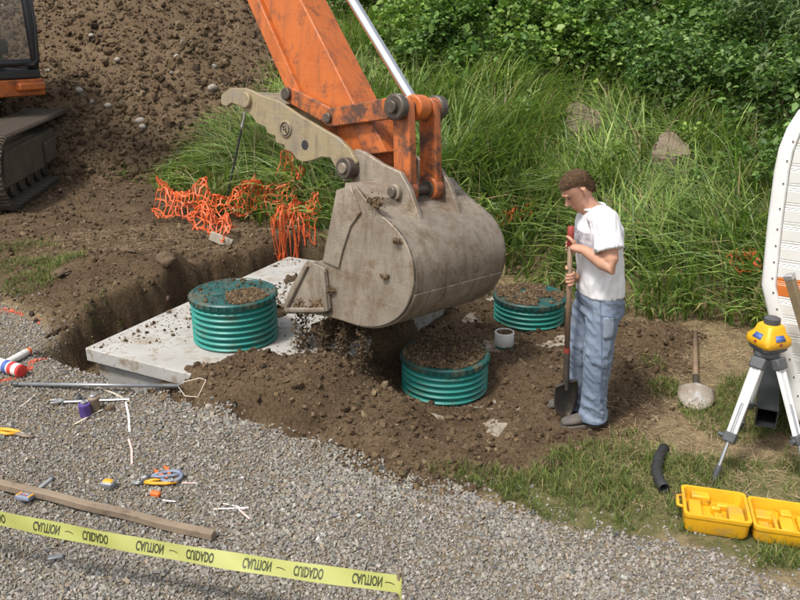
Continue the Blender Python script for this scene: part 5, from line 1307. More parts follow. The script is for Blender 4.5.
# ================================================================== SHRUBS ON THE BANK
def shrub(name, x, y, rx, ry, hh, nleaf, lsize, aspect, cols, seed, label, clumps=22, droop=.2, group='shrubs along the top of the bank', stems=9):
    rg = np.random.default_rng(seed)
    z0 = hz(x, y) - .05
    e = empty(name, (x, y, z0), label, 'shrub', group)
    # clump centres inside a lumpy dome
    cc = []
    while len(cc) < clumps:
        p = rg.uniform(-1, 1, 3); p[2] = rg.uniform(0.05, 1)
        if p[0] ** 2 + p[1] ** 2 + (p[2] * .92) ** 2 < 1 and (p @ p) > .12: cc.append(p)
    cc = np.array(cc) * np.array([rx, ry, hh]); cr = rg.uniform(.22, .42, clumps) * (rx + ry + hh) / 3
    idx = rg.integers(0, clumps, nleaf)
    d = rg.normal(size=(nleaf, 3)); d /= np.linalg.norm(d, axis=1)[:, None]
    rad = rg.random(nleaf) ** .45
    pos = cc[idx] + d * (cr[idx] * rad)[:, None] * np.array([1, 1, .8])
    pos = pos[pos[:, 2] > -.05]; nl = len(pos); d = d[:nl]
    pos += np.array([x, y, z0 + .02])
    # leaf frame: outward and slightly drooping axis, upper face up
    ax = d[:nl] * .8 + rg.normal(size=(nl, 3)) * .5; ax[:, 2] = ax[:, 2] * .5 - droop; ax /= np.linalg.norm(ax, axis=1)[:, None]
    up = np.array([0, 0, 1.0])[None] + rg.normal(size=(nl, 3)) * .45
    sd_ = np.cross(ax, up); sd_ /= np.linalg.norm(sd_, axis=1)[:, None] + 1e-9; nr = np.cross(sd_, ax)
    L = lsize * np.where(rg.random(nl) < .2, 1.5, 1) * rg.uniform(.45, 1.35, nl); W = L * aspect
    def pt(a, b_, c_): return pos + ax * (a * L)[:, None] + sd_ * (b_ * W)[:, None] + nr * (c_ * L)[:, None]
    Vv = np.stack([pt(0, 0, 0), pt(.35, .5, .10), pt(.72, .36, .07), pt(1, 0, -.08), pt(.72, -.36, .07), pt(.35, -.5, .10), pt(.5, 0, 0)], 1)
    f = np.array([(0, 1, 2, 6), (6, 2, 3, 4), (0, 6, 4, 5)])
    f = (f[None] + (np.arange(nl) * 7)[:, None, None]).reshape(-1, 4)
    col = palette(nl, cols, [3, 3, 2, 1][:len(cols)], .20, rg)
    link('foliage', np_mesh('foliage', Vv.reshape(-1, 3), f, np.repeat(col, 7, 0).astype(np.float32)), M['leaf'], e)
    for k in range(stems):
        t = cc[rg.integers(0, clumps)]; b0 = np.array([x, y, z0]) + np.array([rg.normal() * .12 * rx, rg.normal() * .12 * ry, -.05])
        tp_ = np.array([x, y, z0]) + t; mid = (b0 + tp_) / 2 + np.array([rg.normal() * .1, rg.normal() * .1, .15 * hh])
        MB().tube([b0, mid, tp_], [.014, .009, .004], 6).build('stem', M['stem'], e, 180)
    return e
M['stem'] = pmat('shrub_stem', (.12, .085, .055), (.085, .06, .04), 20, .9)
G_BRAM = [(.11, .20, .042), (.15, .26, .058), (.075, .15, .036), (.21, .30, .085)]
G_DARK = [(.10, .185, .045), (.14, .235, .058), (.065, .135, .036), (.20, .28, .085)]
G_WIL = [(.11, .18, .065), (.15, .22, .08), (.08, .14, .055), (.21, .27, .13)]
G_LIGHT = [(.16, .27, .048), (.21, .32, .065), (.11, .21, .04), (.26, .34, .11)]
def sh_at(px, Y): return (px - 400) / F_PX * (Y * math.cos(PITCH) + .9 * math.sin(PITCH)) 
SHR = [  # px, Y, rx, ry, h, n, leaf, aspect, palette, label
    (420, 13.6, 1.0, .9, 1.4, 5200, .085, .75, G_LIGHT, 'light green broad-leaved bramble beside the chrome cylinder rod'),
    (470, 12.9, 1.1, .9, 1.35, 6500, .085, .75, G_BRAM, 'mid green bramble thicket rising from the grass right of the boom'),
    (535, 13.4, 1.2, 1.0, 1.6, 7500, .085, .75, G_LIGHT, 'bright green bramble thicket above the low wide stump'),
    (600, 13.2, 1.1, .9, 1.5, 7000, .08, .7, G_BRAM, 'leafy bramble thicket straight up the bank from the man'),
    (665, 11.9, .8, .7, 1.0, 6500, .07, .6, G_DARK, 'dark green shrub just above the split-topped stump'),
    (720, 11.8, 1.2, .9, 1.7, 8500, .075, .6, G_DARK, 'dark rounded shrub on the bank between stump and camper'),
    (770, 10.4, 1.0, .9, 1.6, 8000, .085, .5, G_DARK, 'deep green shrub reaching up to the camper edge'),
    (800, 11.0, 1.2, 1.0, 2.3, 9500, .12, .2, G_WIL, 'narrow-leaved willow shrub towering above the camper'),
    (560, 14.4, 1.5, 1.0, 2.0, 7000, .09, .75, G_DARK, 'tall dark thicket behind the bright bramble'),
    (480, 14.6, 1.5, 1.0, 1.9, 6000, .09, .75, G_DARK, 'tall dark bushes behind the mid green bramble'),
    (650, 14.0, 1.5, 1.0, 2.2, 8000, .09, .7, G_BRAM, 'tall green thicket behind the dark shrubs of the bank'),
    (735, 13.6, 1.5, 1.0, 2.5, 8500, .09, .6, G_DARK, 'tall dark bushes behind the rounded shrub'),
    (395, 16.5, 1.6, 1.0, 2.2, 5500, .10, .75, G_BRAM, 'far green bushes at the foot of the soil heap'),
    (850, 8.9, .9, .9, 1.4, 5500, .08, .55, G_DARK, 'low green shrub behind the camper nose'),
    (610, 17.0, 2.2, 1.2, 3.0, 7000, .12, .7, G_DARK, 'high dark hedge mass at the back of the bank'),
    (480, 18.0, 2.2, 1.2, 3.0, 6500, .12, .7, G_BRAM, 'high hedge bushes beyond the bramble thickets'),
    (760, 16.5, 2.2, 1.2, 3.2, 7000, .12, .7, G_DARK, 'high hedge bushes beyond the willow shrub'),
    (900, 13.0, 1.6, 1.2, 3.0, 7000, .10, .4, G_WIL, 'tall willow bush behind the camper roof'),
]
for i, (px, Y, rx, ry, hh, nl, ls, asp, pal, lab) in enumerate(SHR):
    shrub('bramble_shrub' if pal is not G_WIL else 'willow_shrub', sh_at(px, Y), Y, rx, ry, hh, nl, ls, asp, pal, 100 + i, lab, 26)
# weed by the track
p = on_ground(78, 160); shrub('broadleaf_weed', p[0], p[1], .16, .16, .28, 60, .12, .7, G_LIGHT, 301, 'small broad-leaved weed at the foot of the track', 6, .1, 'weeds by the track', 3)

WD = 'small leafy weed growing through the tall bank grass'
for i, (px, py, sc) in enumerate([(520, 150, 1), (610, 190, .8), (700, 215, .9), (640, 120, 1.1), (545, 200, .7), (690, 160, 1), (740, 200, .9), (470, 110, 1.2), (590, 100, 1.1), (655, 235, .7)]):
    p = on_ground(px, py); shrub('leafy_weed', p[0], p[1], .26 * sc, .26 * sc, .72 * sc, 260, .075, .6, G_LIGHT if i % 2 else G_BRAM, 400 + i, WD, 9, .1, 'leafy weeds in the bank grass', 3)

# ================================================================== ORANGE SAFETY NETTING
M['net'] = pmat('orange_plastic_net', (.72, .13, .03), (.60, .10, .025), 6, .5, spots=[((.36, .12, .05), 6, .55, .74)])
def net(fn, nu, nv, label, seed, w_=.0075, group='crumpled orange safety netting'):
    """fn(u,v)->point; horizontal and vertical flat strands with oval gaps"""
    rg = np.random.default_rng(seed); m_ = MB()
    def ribbon(uv, ww, across):
        pts = [Vector(tuple(fn(u, v))) for u, v in uv]; rr = []
        for i, (p, (u, v)) in enumerate(zip(pts, uv)):
            t = pts[min(i + 1, len(pts) - 1)] - pts[max(i - 1, 0)]
            e_ = .25 / (nv if across == 'v' else nu)
            q = fn(u, min(v + e_, 1)) - fn(u, max(v - e_, 0)) if across == 'v' else fn(min(u + e_, 1), v) - fn(max(u - e_, 0), v)
            s_ = Vector(tuple(q)); 
            if t.length < 1e-6: t = Vector((0, 0, 1))
            t.normalize(); s_ = s_ - t * s_.dot(t)
            if s_.length < 1e-5: s_ = t.orthogonal()
            s_ = s_.normalized() * ww; n_ = t.cross(s_).normalized() * .0012
            rr.append([p - s_ + n_, p + s_ + n_, p + s_ - n_, p - s_ - n_])
        m_.rings(rr)
    for j in range(nv + 1):
        ribbon([(i / nu, j / nv) for i in np.linspace(0, nu, nu * 2 + 1)], w_, 'v')
    for i in range(nu + 1):
        for j in range(nv):
            b0, b1 = i / nu, j / nv; du = .12 / nu * (1 if j % 2 else -1)
            ribbon([(b0, b1), (min(max(b0 + du, 0), 1), b1 + .5 / nv), (b0, b1 + 1 / nv)], w_ * .8, 'u')
    o = m_.build('safety_netting', M['net'], None, 60)
    return tag(o, label, 'netting', group)
def drape(path, drop, seed, amp=.10, back=.12, lift=.05, nz=9.0, hump=0.0):
    """netting lying along a ground path (px,py pairs), crumpled, hanging down towards the viewer"""
    P = [on_ground(a, b_) for a, b_ in path]; P = [np.array(p) for p in P]
    def fn(u, v):
        t = u * (len(P) - 1); i = min(int(t), len(P) - 2); p = P[i] + (P[i + 1] - P[i]) * (t - i)
        q = p + np.array([0, back - v * drop * .75, 0])
        n1 = float(fbm(np.array([u * nz]), np.array([v * 3.0]), 3, seed)[0]) - .5; n2 = float(fbm(np.array([u * nz + 7]), np.array([v * 4.0]), 3, seed + 3)[0]) - .5; n3 = float(fbm(np.array([u * nz * 1.7]), np.array([v * 4.0 + 9]), 3, seed + 6)[0]) - .5
        q = q + np.array([n1 * amp * 2, n2 * amp * 2, 0])
        g = hz(q[0], q[1]); q[2] = max(g, p[2] - v * drop * .9) + lift + abs(n3) * amp * 2.2 + hump * math.sin(math.pi * min(1, v * 1.1)) * (.35 + 1.3 * abs(n2) + .5 * math.sin(u * 9 + seed) ** 2)
        return q
    return fn
net(drape([(158, 214), (185, 220), (210, 222), (240, 218), (265, 214), (300, 212)], .62, 5, .13, .25, .06, 8, .34), 38, 11, 'long crumpled run of orange netting along the trench edge by the stake', 1)
net(drape([(276, 250), (290, 236), (302, 228), (318, 226)], .66, 12, .10, .20, .06, 6, .26), 17, 12, 'bunched fold of orange netting hanging into the trench behind the concrete slab', 2)
net(drape([(196, 222), (214, 232), (232, 240)], .55, 22, .09, .15, .04, 5, .2), 14, 9, 'frayed orange netting hanging below the stake over the dug edge', 3)
# upright scrap climbing through the grass
def up_fn(seed, base, top, w_):
    B = on_ground(*base); T = at(top[0], top[1], B[1] + .05)
    def fn(u, v):
        p = B + (T - B) * u; n1 = float(fbm(np.array([u * 6]), np.array([v * 3.0]), 3, seed)[0]) - .5
        return p + np.array([(v - .5) * w_ * (1.3 - .8 * u) + n1 * .10, n1 * .25, .02])
    return fn
net(up_fn(31, (292, 205), (288, 152), .24), 8, 4, 'torn tongue of orange netting standing up in the grass under the thumb', 4)
net(drape([(497, 248), (512, 244), (530, 238)], .22, 41, .06, .05, .30, 4, .1), 8, 4, 'scrap of orange netting in the grass right of the bucket', 5)
net(drape([(322, 206), (334, 212), (346, 216)], .14, 51, .07, .05, .06, 4), 6, 3, 'small scrap of orange netting in the grass under the bucket ears', 7)
net(drape([(728, 296), (742, 292), (756, 294)], .30, 61, .10, .15, .26, 4, .1), 8, 4, 'tangle of orange netting in the deep grass beside the camper', 6)
net(drape([(160, 152), (170, 150), (182, 150)], .12, 71, .09, .05, .05, 4), 5, 2, 'orange netting scrap at the foot of the soil heap', 8)
# black ribbed stake with a pale tip
s0_ = on_ground(224, 212); s1_ = at(245, 112, s0_[1] - .05)
e = empty('marker_stake', s0_, 'thin black ribbed stake with pale tip rising from the orange netting', 'stake')
d = (s1_ - s0_) / np.linalg.norm(s1_ - s0_); L_ = np.linalg.norm(s1_ - s0_); path = [s0_ - d * .1 + d * k * .02 for k in range(int((L_ * .86 + .1) / .02))]
MB().tube(path, [.014 if k % 2 else .010 for k in range(len(path))], 8).build('rod', M['rubber'], e, 60)
MB().tube([s0_ + d * L_ * .855, s0_ + d * L_ * .90, s0_ + d * L_], [.016, .011, .008], 10).build('tip', M['alu'], e, 60)
p = on_ground(222, 244); o = MB().box(p + np.array([0, -.02, .05]), (.24, .035, .09), Matrix.Rotation(.35, 3, 'Y') @ Matrix.Rotation(-.2, 3, 'Z')).build('wood_offcut', M['cutwood_pale'] if 'cutwood_pale' in M else pmat('pale_wood', (.42, .38, .30), (.34, .30, .23), 14, .8), None, 30, .003)
tag(o, 'small pale wooden offcut caught below the orange netting', 'wood')

# ================================================================== TOOLS ON THE GRAVEL
def G(px, py, up_=0.0):
    p = on_ground(px, py); p[2] = hz(p[0], p[1]) + up_ + .006; return p
M['grey_pole'] = pmat('grey_metal_pole', (.30, .31, .32), (.24, .25, .26), 8, .4, .5)
M['red_plastic'] = pmat('red_plastic', (.62, .04, .03), (.54, .035, .03), 8, .4)
M['orange_cap'] = pmat('orange_cap', (.80, .17, .03), (.72, .14, .03), 8, .4)
M['purple'] = pmat('purple_can', (.085, .05, .22), (.11, .065, .27), 8, .35)
M['tan_can'] = pmat('tan_can', (.26, .20, .14), (.20, .155, .11), 8, .5)
M['tool_yellow'] = pmat('yellow_grip', (.72, .36, .02), (.64, .30, .02), 8, .45)
M['tool_blue'] = pmat('blue_grey_grip', (.16, .19, .26), (.20, .23, .30), 8, .5)
M['strip_wood'] = pmat('bare_wood_strip', (.58, .50, .40), (.50, .42, .33), 14, .8)
M['strip_pink'] = pmat('pink_flagging', (.72, .40, .34), (.70, .55, .50), 25, .6)
M['strip_white'] = pmat('white_flagging', (.72, .68, .66), (.68, .58, .56), 25, .6)
# spray cans / tubes
def can(p0, p1, r_, label, capmat, label_cols, name='marking_can'):
    p0 = np.array(p0); p1 = np.array(p1); d = (p1 - p0); L_ = np.linalg.norm(d); d /= L_
    e = empty(name, (p0 + p1) / 2 - np.array([0, 0, r_]), label, 'can')
    MB().tube([p0, p0 + d * .01, p1 - d * .03, p1 - d * .012], [r_ * .9, r_, r_, r_ * .92], 24).build('can_body', M['pvc'], e, 50)
    MB().tube([p1 - d * .0125, p1 - d * .010, p1 + d * .012, p1 + d * .016], [r_ * .93, r_ * .96, r_ * .94, r_ * .8], 24).build('cap', M[capmat], e, 50)
    for (a, b_, mt) in label_cols: MB().tube([p0 + d * L_ * a, p0 + d * L_ * b_], r_ * 1.012, 24, False).build('label_band', M[mt], e, 60)
can(G(-28, 362, .045), G(22, 378, .045), .046, 'fat white can with red end and blue band on the gravel', 'red_plastic', [(.72, .80, 'blue_label'), (.83, .90, 'red_plastic')])
can(G(6, 369, .03), G(29, 356, .03), .027, 'slim white tube with orange tip behind the red-ended can', 'orange_cap', [], 'marking_tube')
# probe pole with wire loop
a, b_ = gz(14, 384, .285), gz(178, 386, .29)
e = empty('probe_pole', (a + b_) / 2 - np.array([0, 0, .05]), 'long grey pole with bent wire loop lying across gravel and soil', 'pole'); d = (b_ - a) / np.linalg.norm(b_ - a)
MB().tube([a, b_], .0135, 14).build('pole', M['grey_pole'], e, 180)
MB().tube([b_ - d * .10, b_ + d * .012], [.0165, .0165], 14).build('ferrule', M['grey_plastic'], e, 40); MB().tube([a + d * .0, a + d * .03], .018, 12).build('end_plug', M['grey_plastic'], e, 40)
q = [b_, gz(185, 396, .31), gz(198, 397, .35), gz(206, 380, .42), gz(200, 378, .42), gz(184, 382, .36), b_]
MB().tube(q, .0032, 8).build('wire_loop', M['strip_wood'], e, 180)
# cans
def tin(px, py, r_, hh, mt, lid, label, brush=False):
    p = G(px, py); e = empty('solvent_can', p, label, 'can')
    MB().lathe(p, [(r_ * .96, 0), (r_, .004), (r_, hh - .012), (r_ * 1.02, hh - .010), (r_ * 1.02, hh - .004), (r_ * .95, hh), (r_ * .6, hh + .002)], 28).build('can_body', M[mt], e, 40)
    MB().lathe(p, [(r_ * .55, hh), (r_ * .55, hh + .016), (r_ * .4, hh + .020)], 22).build('cap', M[lid], e, 40)
tin(86, 417, .036, .085, 'purple', 'grey_pole', 'purple solvent can with grey top standing on the gravel')
tin(95, 411, .036, .092, 'tan_can', 'alu', 'tan can with silver top behind the purple can')
tin(80, 402, .018, .035, 'grey_plastic', 'grey_plastic', 'small black cap standing behind the purple can')
# adjustable wrench
a, b_ = G(58, 405, .012), G(130, 402, .014); d = (b_ - a) / np.linalg.norm(b_ - a); sdv = np.array([-d[1], d[0], 0])
e = empty('wrench', (a + b_) / 2 - np.array([0, 0, .012]), 'steel adjustable wrench lying behind the purple can', 'wrench')
MB().tube([a + d * .03, (a + b_) / 2, b_], [(.006, .012), (.006, .010), (.006, .014)], 8, up=(0, 0, 1)).build('shank', M['alu'], e, 60)
jw = MB(); jw.prism([a + d * .04 + sdv * .014, a + d * .0 + sdv * .03, a - d * .045 + sdv * .022, a - d * .05 + sdv * .010, a - d * .010 + sdv * .008, a - d * .008 - sdv * .012, a - d * .04 - sdv * .026, a - d * .03 - sdv * .034, a + d * .01 - sdv * .024, a + d * .04 - sdv * .014], (0, 0, .012)); jw.build('jaw', M['alu'], e, 30, .002)
MB().cyl(a + d * .012 - sdv * .008 + np.array([0, 0, .014]), a + d * .03 - sdv * .008 + np.array([0, 0, .014]), .006, n=10).build('thumb_screw', M['grey_pole'], e, 40)
# wooden and flagging strips
def strip_obj(pts, w_, mt, label, grp=None, cat='strip', th=.004, up_=.006):
    P = [G(a, b_, up_) for a, b_ in pts]; m_ = MB(); m_.tube(P, [(th / 2, w_)] * len(P), 4, up=(0, 0, 1))
    return tag(m_.build('marker_strip', M[mt], None, 30), label, cat, grp)
strip_obj([(98, 389), (114, 395), (130, 403)], .008, 'strip_wood', 'pale lath lying between the grey pole and the wrench end')
strip_obj([(75, 426), (88, 419), (103, 411)], .008, 'strip_wood', 'pale lath lying in front of the purple can')
strip_obj([(126, 404), (129, 418), (130, 434)], .007, 'strip_white', 'white and pink flagging strip running from the wrench end')
strip_obj([(129, 441), (132, 452), (132, 466)], .006, 'strip_pink', 'pinkish flagging strip lying between wrench and pliers')
strip_obj([(55, 387), (74, 388), (90, 389)], .006, 'strip_white', 'white flagging strip under the grey pole')
strip_obj([(20, 409), (28, 403), (35, 397)], .004, 'strip_white', 'thin pale strip on the gravel left of the wrench jaw')
strip_obj([(214, 511), (228, 511), (249, 510)], .006, 'strip_white', 'white flagging strip right of the plank, upper of three')
strip_obj([(223, 506), (238, 509), (244, 512)], .004, 'strip_white', 'thin white strip crossing the other flagging near the plank end')
strip_obj([(239, 511), (245, 517), (250, 521)], .006, 'strip_pink', 'pinkish flagging tail curling off the strips near the plank end')
strip_obj([(163, 502), (170, 503), (176, 504)], .006, 'strip_white', 'short white strip below the heap of pliers')
strip_obj([(182, 485), (190, 485), (197, 485)], .005, 'strip_pink', 'pink strip sticking out right of the pliers')
# yellow-handled utility snips at the left
def blob_tool(px0, px1, mt, w_, hh, name, label, cat, extra):
    a, b_ = G(*px0, hh), G(*px1, hh); e = empty(name, (a + b_) / 2 - np.array([0, 0, hh]), label, cat)
    d = (b_ - a) / np.linalg.norm(b_ - a); sdv = np.array([-d[1], d[0], 0]); extra(e, a, b_, d, sdv, np.linalg.norm(b_ - a)); return e
def snips(e, a, b_, d, s_, L_):
    MB().tube([a, a + d * L_ * .3 + s_ * .012, a + d * L_ * .55 + s_ * .004, a + d * L_ * .62], [(.010, .013), (.011, .014), (.010, .010), (.007, .008)], 12).build('grip', M['tool_yellow'], e, 180)
    MB().tube([a - s_ * .03, a + d * L_ * .35 - s_ * .034, a + d * L_ * .6 - s_ * .014], [(.010, .013), (.010, .014), (.007, .010)], 12).build('grip', M['tool_yellow'], e, 180)
    MB().tube([a + d * L_ * .55 - s_ * .02, a + d * L_ * .8 - s_ * .030, b_ - s_ * .03], [(.009, .014), (.009, .017), (.006, .010)], 10).build('jaw', M['tan_can'], e, 180)
    MB().tube([a + d * L_ * .5 + s_ * .005, a + d * L_ * .66 - s_ * .002, a + d * L_ * .8 - s_ * .015], [(.007, .008), (.006, .010), (.004, .004)], 10).build('blade', M['grey_pole'], e, 180)
blob_tool((-4, 432), (37, 437), 'tool_yellow', .03, .012, 'snips', 'yellow-handled snips lying on the gravel left of the laths', 'snips', snips)
# heap of pliers
def plier(p, ang, L_, mt, label, z=.014, name='pliers', openv=.25):
    e = empty(name, p - np.array([0, 0, z]), label, 'pliers'); d = np.array([math.cos(ang), math.sin(ang), 0]); s_ = np.array([-d[1], d[0], 0])
    for k in (1, -1):
        MB().tube([p, p + d * L_ * .25 + s_ * .016 * k * (1 + openv), p + d * L_ * .55 + s_ * .022 * k * (1 + openv * 2), p + d * L_ * .78 + s_ * .016 * k * (1 + openv * 4)], [(.006, .007), (.009, .010), (.009, .011), (.006, .007)], 10).build('grip', M[mt], e, 180)
        MB().tube([p - d * .005, p - d * L_ * .10 + s_ * .009 * k, p - d * L_ * .24 + s_ * .003 * k], [(.007, .008), (.006, .009), (.003, .003)], 8).build('jaw', M['grey_pole'], e, 180)
    MB().cyl(p + np.array([0, 0, -.008]), p + np.array([0, 0, .010]), .011, n=14).build('pivot', M['grey_plastic'], e, 40)
plier(G(143, 486, .016), .12, .24, 'tool_yellow', 'yellow-handled pliers at the bottom of the tool heap', openv=.1)
plier(G(150, 483, .034), .25, .22, 'tool_blue', 'blue-grey handled pliers lying on the tool heap', .034, openv=.05)
plier(G(170, 484, .030), 2.25, .17, 'orange_cap', 'orange-handled pliers splayed open behind the tool heap', .03, openv=.18)
tl = MB(); cc_ = G(172, 482, .03); tl.tube([cc_ + np.array([.055 * math.cos(t), .04 * math.sin(t), .008 * math.sin(t)]) for t in np.linspace(-2.6, 2.2, 16)], [(.008, .012)] * 16, 8)
tag(tl.build('tool_strap', M['tool_blue'], None, 180), 'looped blue-grey strap beside the orange-handled pliers', 'strap')
p = G(156, 497, .014); tag(MB().box(p, (.055, .03, .024), Matrix.Rotation(-.3, 3, 'Z')).build('plastic_clip', M['orange_cap'], None, 30, .006), 'small orange plastic clip in front of the pliers', 'clip')
# tape measure
p = G(109, 488, .0); e = empty('tape_measure', p, 'grey tape measure with yellow top beside the pliers', 'tape measure')
MB().rings([rrect(p, .036, .026, 0, .012, 4, -.2), rrect(p, .038, .028, .006, .012, 4, -.2), rrect(p, .038, .028, .034, .012, 4, -.2), rrect(p, .032, .022, .040, .012, 4, -.2)]).build('casing', M['grey_pole'], e, 50)
MB().rings([rrect(p, .028, .018, .0402, .010, 4, -.2), rrect(p, .022, .012, .046, .008, 4, -.2)]).build('top_pad', M['tool_yellow'], e, 50)
# plank
M['plank'] = pmat('weathered_plank', (.26, .20, .14), (.20, .15, .105), 6, .85, bump=.4, bscale=30, spots=[((.12, .09, .065), 9, .55, .68)])
a, b_ = G(-40, 479, .03), G(214, 541, .03); d = (b_ - a) / np.linalg.norm(b_ - a); s_ = np.array([-d[1], d[0], 0]); nseg = 16
rr = []
for k in range(nseg + 1):
    p = a + (b_ - a) * k / nseg + s_ * .004 * math.sin(k * 1.3); rr.append([Vector(tuple(p + s_ * u + np.array([0, 0, v]))) for u, v in ((-.022, -.026), (.022, -.026), (.022, .014), (-.022, .014))])
tag(MB().rings(rr).build('plank', M['plank'], None, 30, .004), 'long narrow weathered wooden plank lying across the gravel', 'plank')
# laser receiver with rod clamp
p = G(27, 503, .012); p[2] += .012; e = empty('laser_receiver', p, 'yellow and grey laser receiver with short handle resting against the plank', 'receiver')
Mr = Matrix.Rotation(-.25, 3, 'Z') @ Matrix.Rotation(-.18, 3, 'X'); pv = Vector(tuple(p))
MB().box(pv + Vector((0, 0, .010)), (.088, .066, .026), Mr).build('casing', M['tool_blue'], e, 30, .008, 3)
MB().box(pv + Mr @ Vector((0, .026, .021)), (.080, .012, .006), Mr).build('yellow_band', M['tool_yellow'], e, 30, .002)
MB().box(pv + Mr @ Vector((-.036, -.004, .021)), (.012, .05, .006), Mr).build('yellow_band', M['tool_yellow'], e, 30, .002)
MB().box(pv + Mr @ Vector((.036, -.004, .021)), (.012, .05, .006), Mr).build('yellow_band', M['tool_yellow'], e, 30, .002)
MB().box(pv + Mr @ Vector((-.004, .008, .0225)), (.034, .018, .003), Mr).build('display', M['alu'], e, 30, .001)
for k in (-.014, .008): MB().cyl(pv + Mr @ Vector((k, -.014, .020)), pv + Mr @ Vector((k, -.014, .026)), .005, n=10).build('button', M['red_plastic'], e, 40)
MB().tube([pv + Mr @ Vector((.02, .03, .016)), pv + Mr @ Vector((.045, .085, .045)), pv + Mr @ Vector((.062, .125, .066))], [.009, .012, .0125], 10).build('handle', M['grey_pole'], e, 60)
MB().cyl(pv + Mr @ Vector((.062, .125, .066)), pv + Mr @ Vector((.066, .134, .071)), .016, n=12).build('handle_knob', M['grey_plastic'], e, 40)
p = G(56, 560, .006); tag(MB().box(p, (.07, .03, .018), Matrix.Rotation(.3, 3, 'Z')).build('pipe_chip', M['grey_pole'], None, 30, .006), 'small grey chip lying on gravel in front of the caution tape', 'chip')

# ================================================================== CAUTION TAPE
m, nt, b, out = newmat('yellow_barrier_tape'); b.inputs['Base Color'].default_value = (.66, .68, .10, 1); b.inputs['Roughness'].default_value = .32
tcg = N(nt, 'ShaderNodeTexCoord').outputs['Object']
nt.links.new(ramp(nt, noise(nt, 3, 3, .5, tcg).outputs[0], [(.35, (.45, .475, .13)), (.65, (.55, .565, .21))]).outputs[0], b.inputs['Base Color'])
tl_ = N(nt, 'ShaderNodeBsdfTranslucent'); tl_.inputs[0].default_value = (.55, .57, .10, 1); mx = N(nt, 'ShaderNodeMixShader'); mx.inputs[0].default_value = .3
nt.links.new(b.outputs[0], mx.inputs[1]); nt.links.new(tl_.outputs[0], mx.inputs[2]); nt.links.new(mx.outputs[0], out.inputs[0])
M['tape'] = m
M['ink'] = pmat('black_print_ink', (.035, .04, .015), (.05, .055, .02), 20, .5)
TPW = .069
def tape_pt(px, py, d_): return CAMV + ray(px, py) * d_
tA = tape_pt(-70, 508, 3.52); tB = tape_pt(398, 590, 3.10)     # mid line ends
td_ = (tB - tA); TL = np.linalg.norm(td_); td_ /= TL
tup = np.array([0, 0, 1.0]) - td_ * td_[2]; tup /= np.linalg.norm(tup); tnr = np.cross(td_, tup)
tup = tup * math.cos(.42) + tnr * (-math.sin(.42)); tnr = np.cross(td_, tup)                  # band leans back a little, facing up towards the deck
def tpt(s_, v, off=0.0):
    sag = -.035 * (1 - (2 * s_ / TL - 1) ** 2); roll = .16 * math.sin(s_ * 2.3 + .5) + .07 * math.sin(s_ * 7.1)
    return tA + td_ * s_ + (tup * math.cos(roll) + tnr * math.sin(roll)) * v + tnr * (off + .004 * math.sin(s_ * 15 + v * 40)) + np.array([0, 0, sag + .03])
rr = []
for k in range(121):
    s_ = TL * k / 120; rr.append([Vector(tuple(tpt(s_, v))) for v in np.linspace(-TPW / 2, TPW / 2, 5)])
tape = empty('caution_tape', (tA + tB) / 2 * np.array([1, 1, 0]) + np.array([0, 0, hz(*((tA + tB) / 2)[:2])]), 'yellow barrier tape printed CAUTION CUIDADO stretched above the gravel', 'tape')
MB().rings(rr, False, False).build('tape_band', M['tape'], tape, 180)
# the run turns round the stake and comes back towards the deck
e0 = [tpt(TL, v) for v in np.linspace(-TPW / 2, TPW / 2, 5)]
back = np.array([-.02, -1.0, -.05]); rr = [[Vector(tuple(p)) for p in e0]]
for k, dd_ in enumerate((.012, .03, .3, .8)):
    rr.append([Vector(tuple(p + td_ * (.010 if k == 0 else .012) + back * dd_)) for p in e0])
MB().rings(rr, False, False).build('tape_fold', M['tape'], tape, 180)
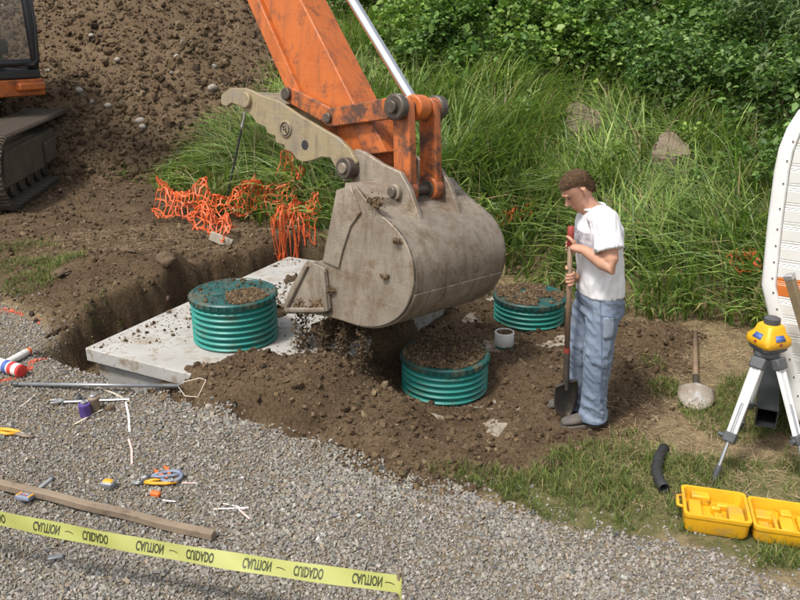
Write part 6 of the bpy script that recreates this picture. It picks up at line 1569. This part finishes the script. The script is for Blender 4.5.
# lettering: seen from its back, upside down
def word(txt, s_c, width, height, v0=0.0, boldness=.012):
    cu = bpy.data.curves.new(txt, 'FONT'); cu.body = txt; cu.align_x = 'CENTER'; cu.align_y = 'CENTER'; cu.offset = .03; cu.resolution_u = 3
    to = bpy.data.objects.new(txt, cu); COL.objects.link(to)
    dg = bpy.context.evaluated_depsgraph_get(); me_ = bpy.data.meshes.new_from_object(to.evaluated_get(dg)); bpy.data.objects.remove(to); bpy.data.curves.remove(cu)
    bm = bmesh.new(); bm.from_mesh(me_); bmesh.ops.triangulate(bm, faces=bm.faces); bm.to_mesh(me_); bm.free()
    n_ = len(me_.vertices); co = np.empty(n_ * 3); me_.vertices.foreach_get('co', co); co = co.reshape(-1, 3)
    mn_, mxx = co.min(0), co.max(0); c_ = (mn_ + mxx) / 2
    x = (co[:, 0] - c_[0]) / (mxx[0] - mn_[0]) * width; y = (co[:, 1] - c_[1]) / (mxx[1] - mn_[1]) * height
    new = np.array([tpt(s_c + a, v0 - b2, SGN * .0012) for a, b2 in zip(x, y)])
    me_.vertices.foreach_set('co', new.astype(np.float32).ravel()); me_.update()
    link('lettering', me_, M['ink'], tape)
SGN = 1 if (CAMV - tA) @ tnr > 0 else -1
def s_at(px):
    best = min(np.linspace(0, TL, 600), key=lambda s2: abs(400 + F_PX * (tpt(s2, 0)[0]) / ((tpt(s2, 0)[1]) * math.cos(PITCH) + (CAM_H - tpt(s2, 0)[2]) * math.sin(PITCH)) - px)); return best
for (cx, txt) in [(-50, 'CAUTION'), (-7, 'CUIDADO'), (46, 'CAUTION'), (95, 'CUIDADO'), (150, 'CAUTION'), (200, 'CUIDADO'), (257, 'CAUTION'), (308, 'CUIDADO'), (367, 'CAUTION')]:
    if s_at(cx) > .02: word(txt, s_at(cx), .126, .043)
for cx in (69, 173.5, 281, 390):
    p = s_at(cx); q_ = [Vector(tuple(tpt(p + a, b2, SGN * .0012))) for a, b2 in [(-.02, .002), (-.008, .005), (.008, .002), (.02, -.003), (.02, -.006), (.006, -.001), (-.01, .001), (-.02, -.002)]]
    m_ = MB(); m_.add(q_, [tuple(range(8))]); m_.build('small_mark', M['ink'], tape)
sk = tpt(TL, 0) + td_ * .006; zt = tpt(TL, TPW / 2)[2] + .02; zg_ = hz(sk[0], sk[1])
tag(MB().tube([np.array([sk[0], sk[1] + .012, zg_ - .1]), np.array([sk[0], sk[1] + .012, zt])], [(.010, .010)] * 2, 4).build('wooden_stake', M['plank'], None, 30), 'slim wooden stake at the corner of the caution tape', 'stake')
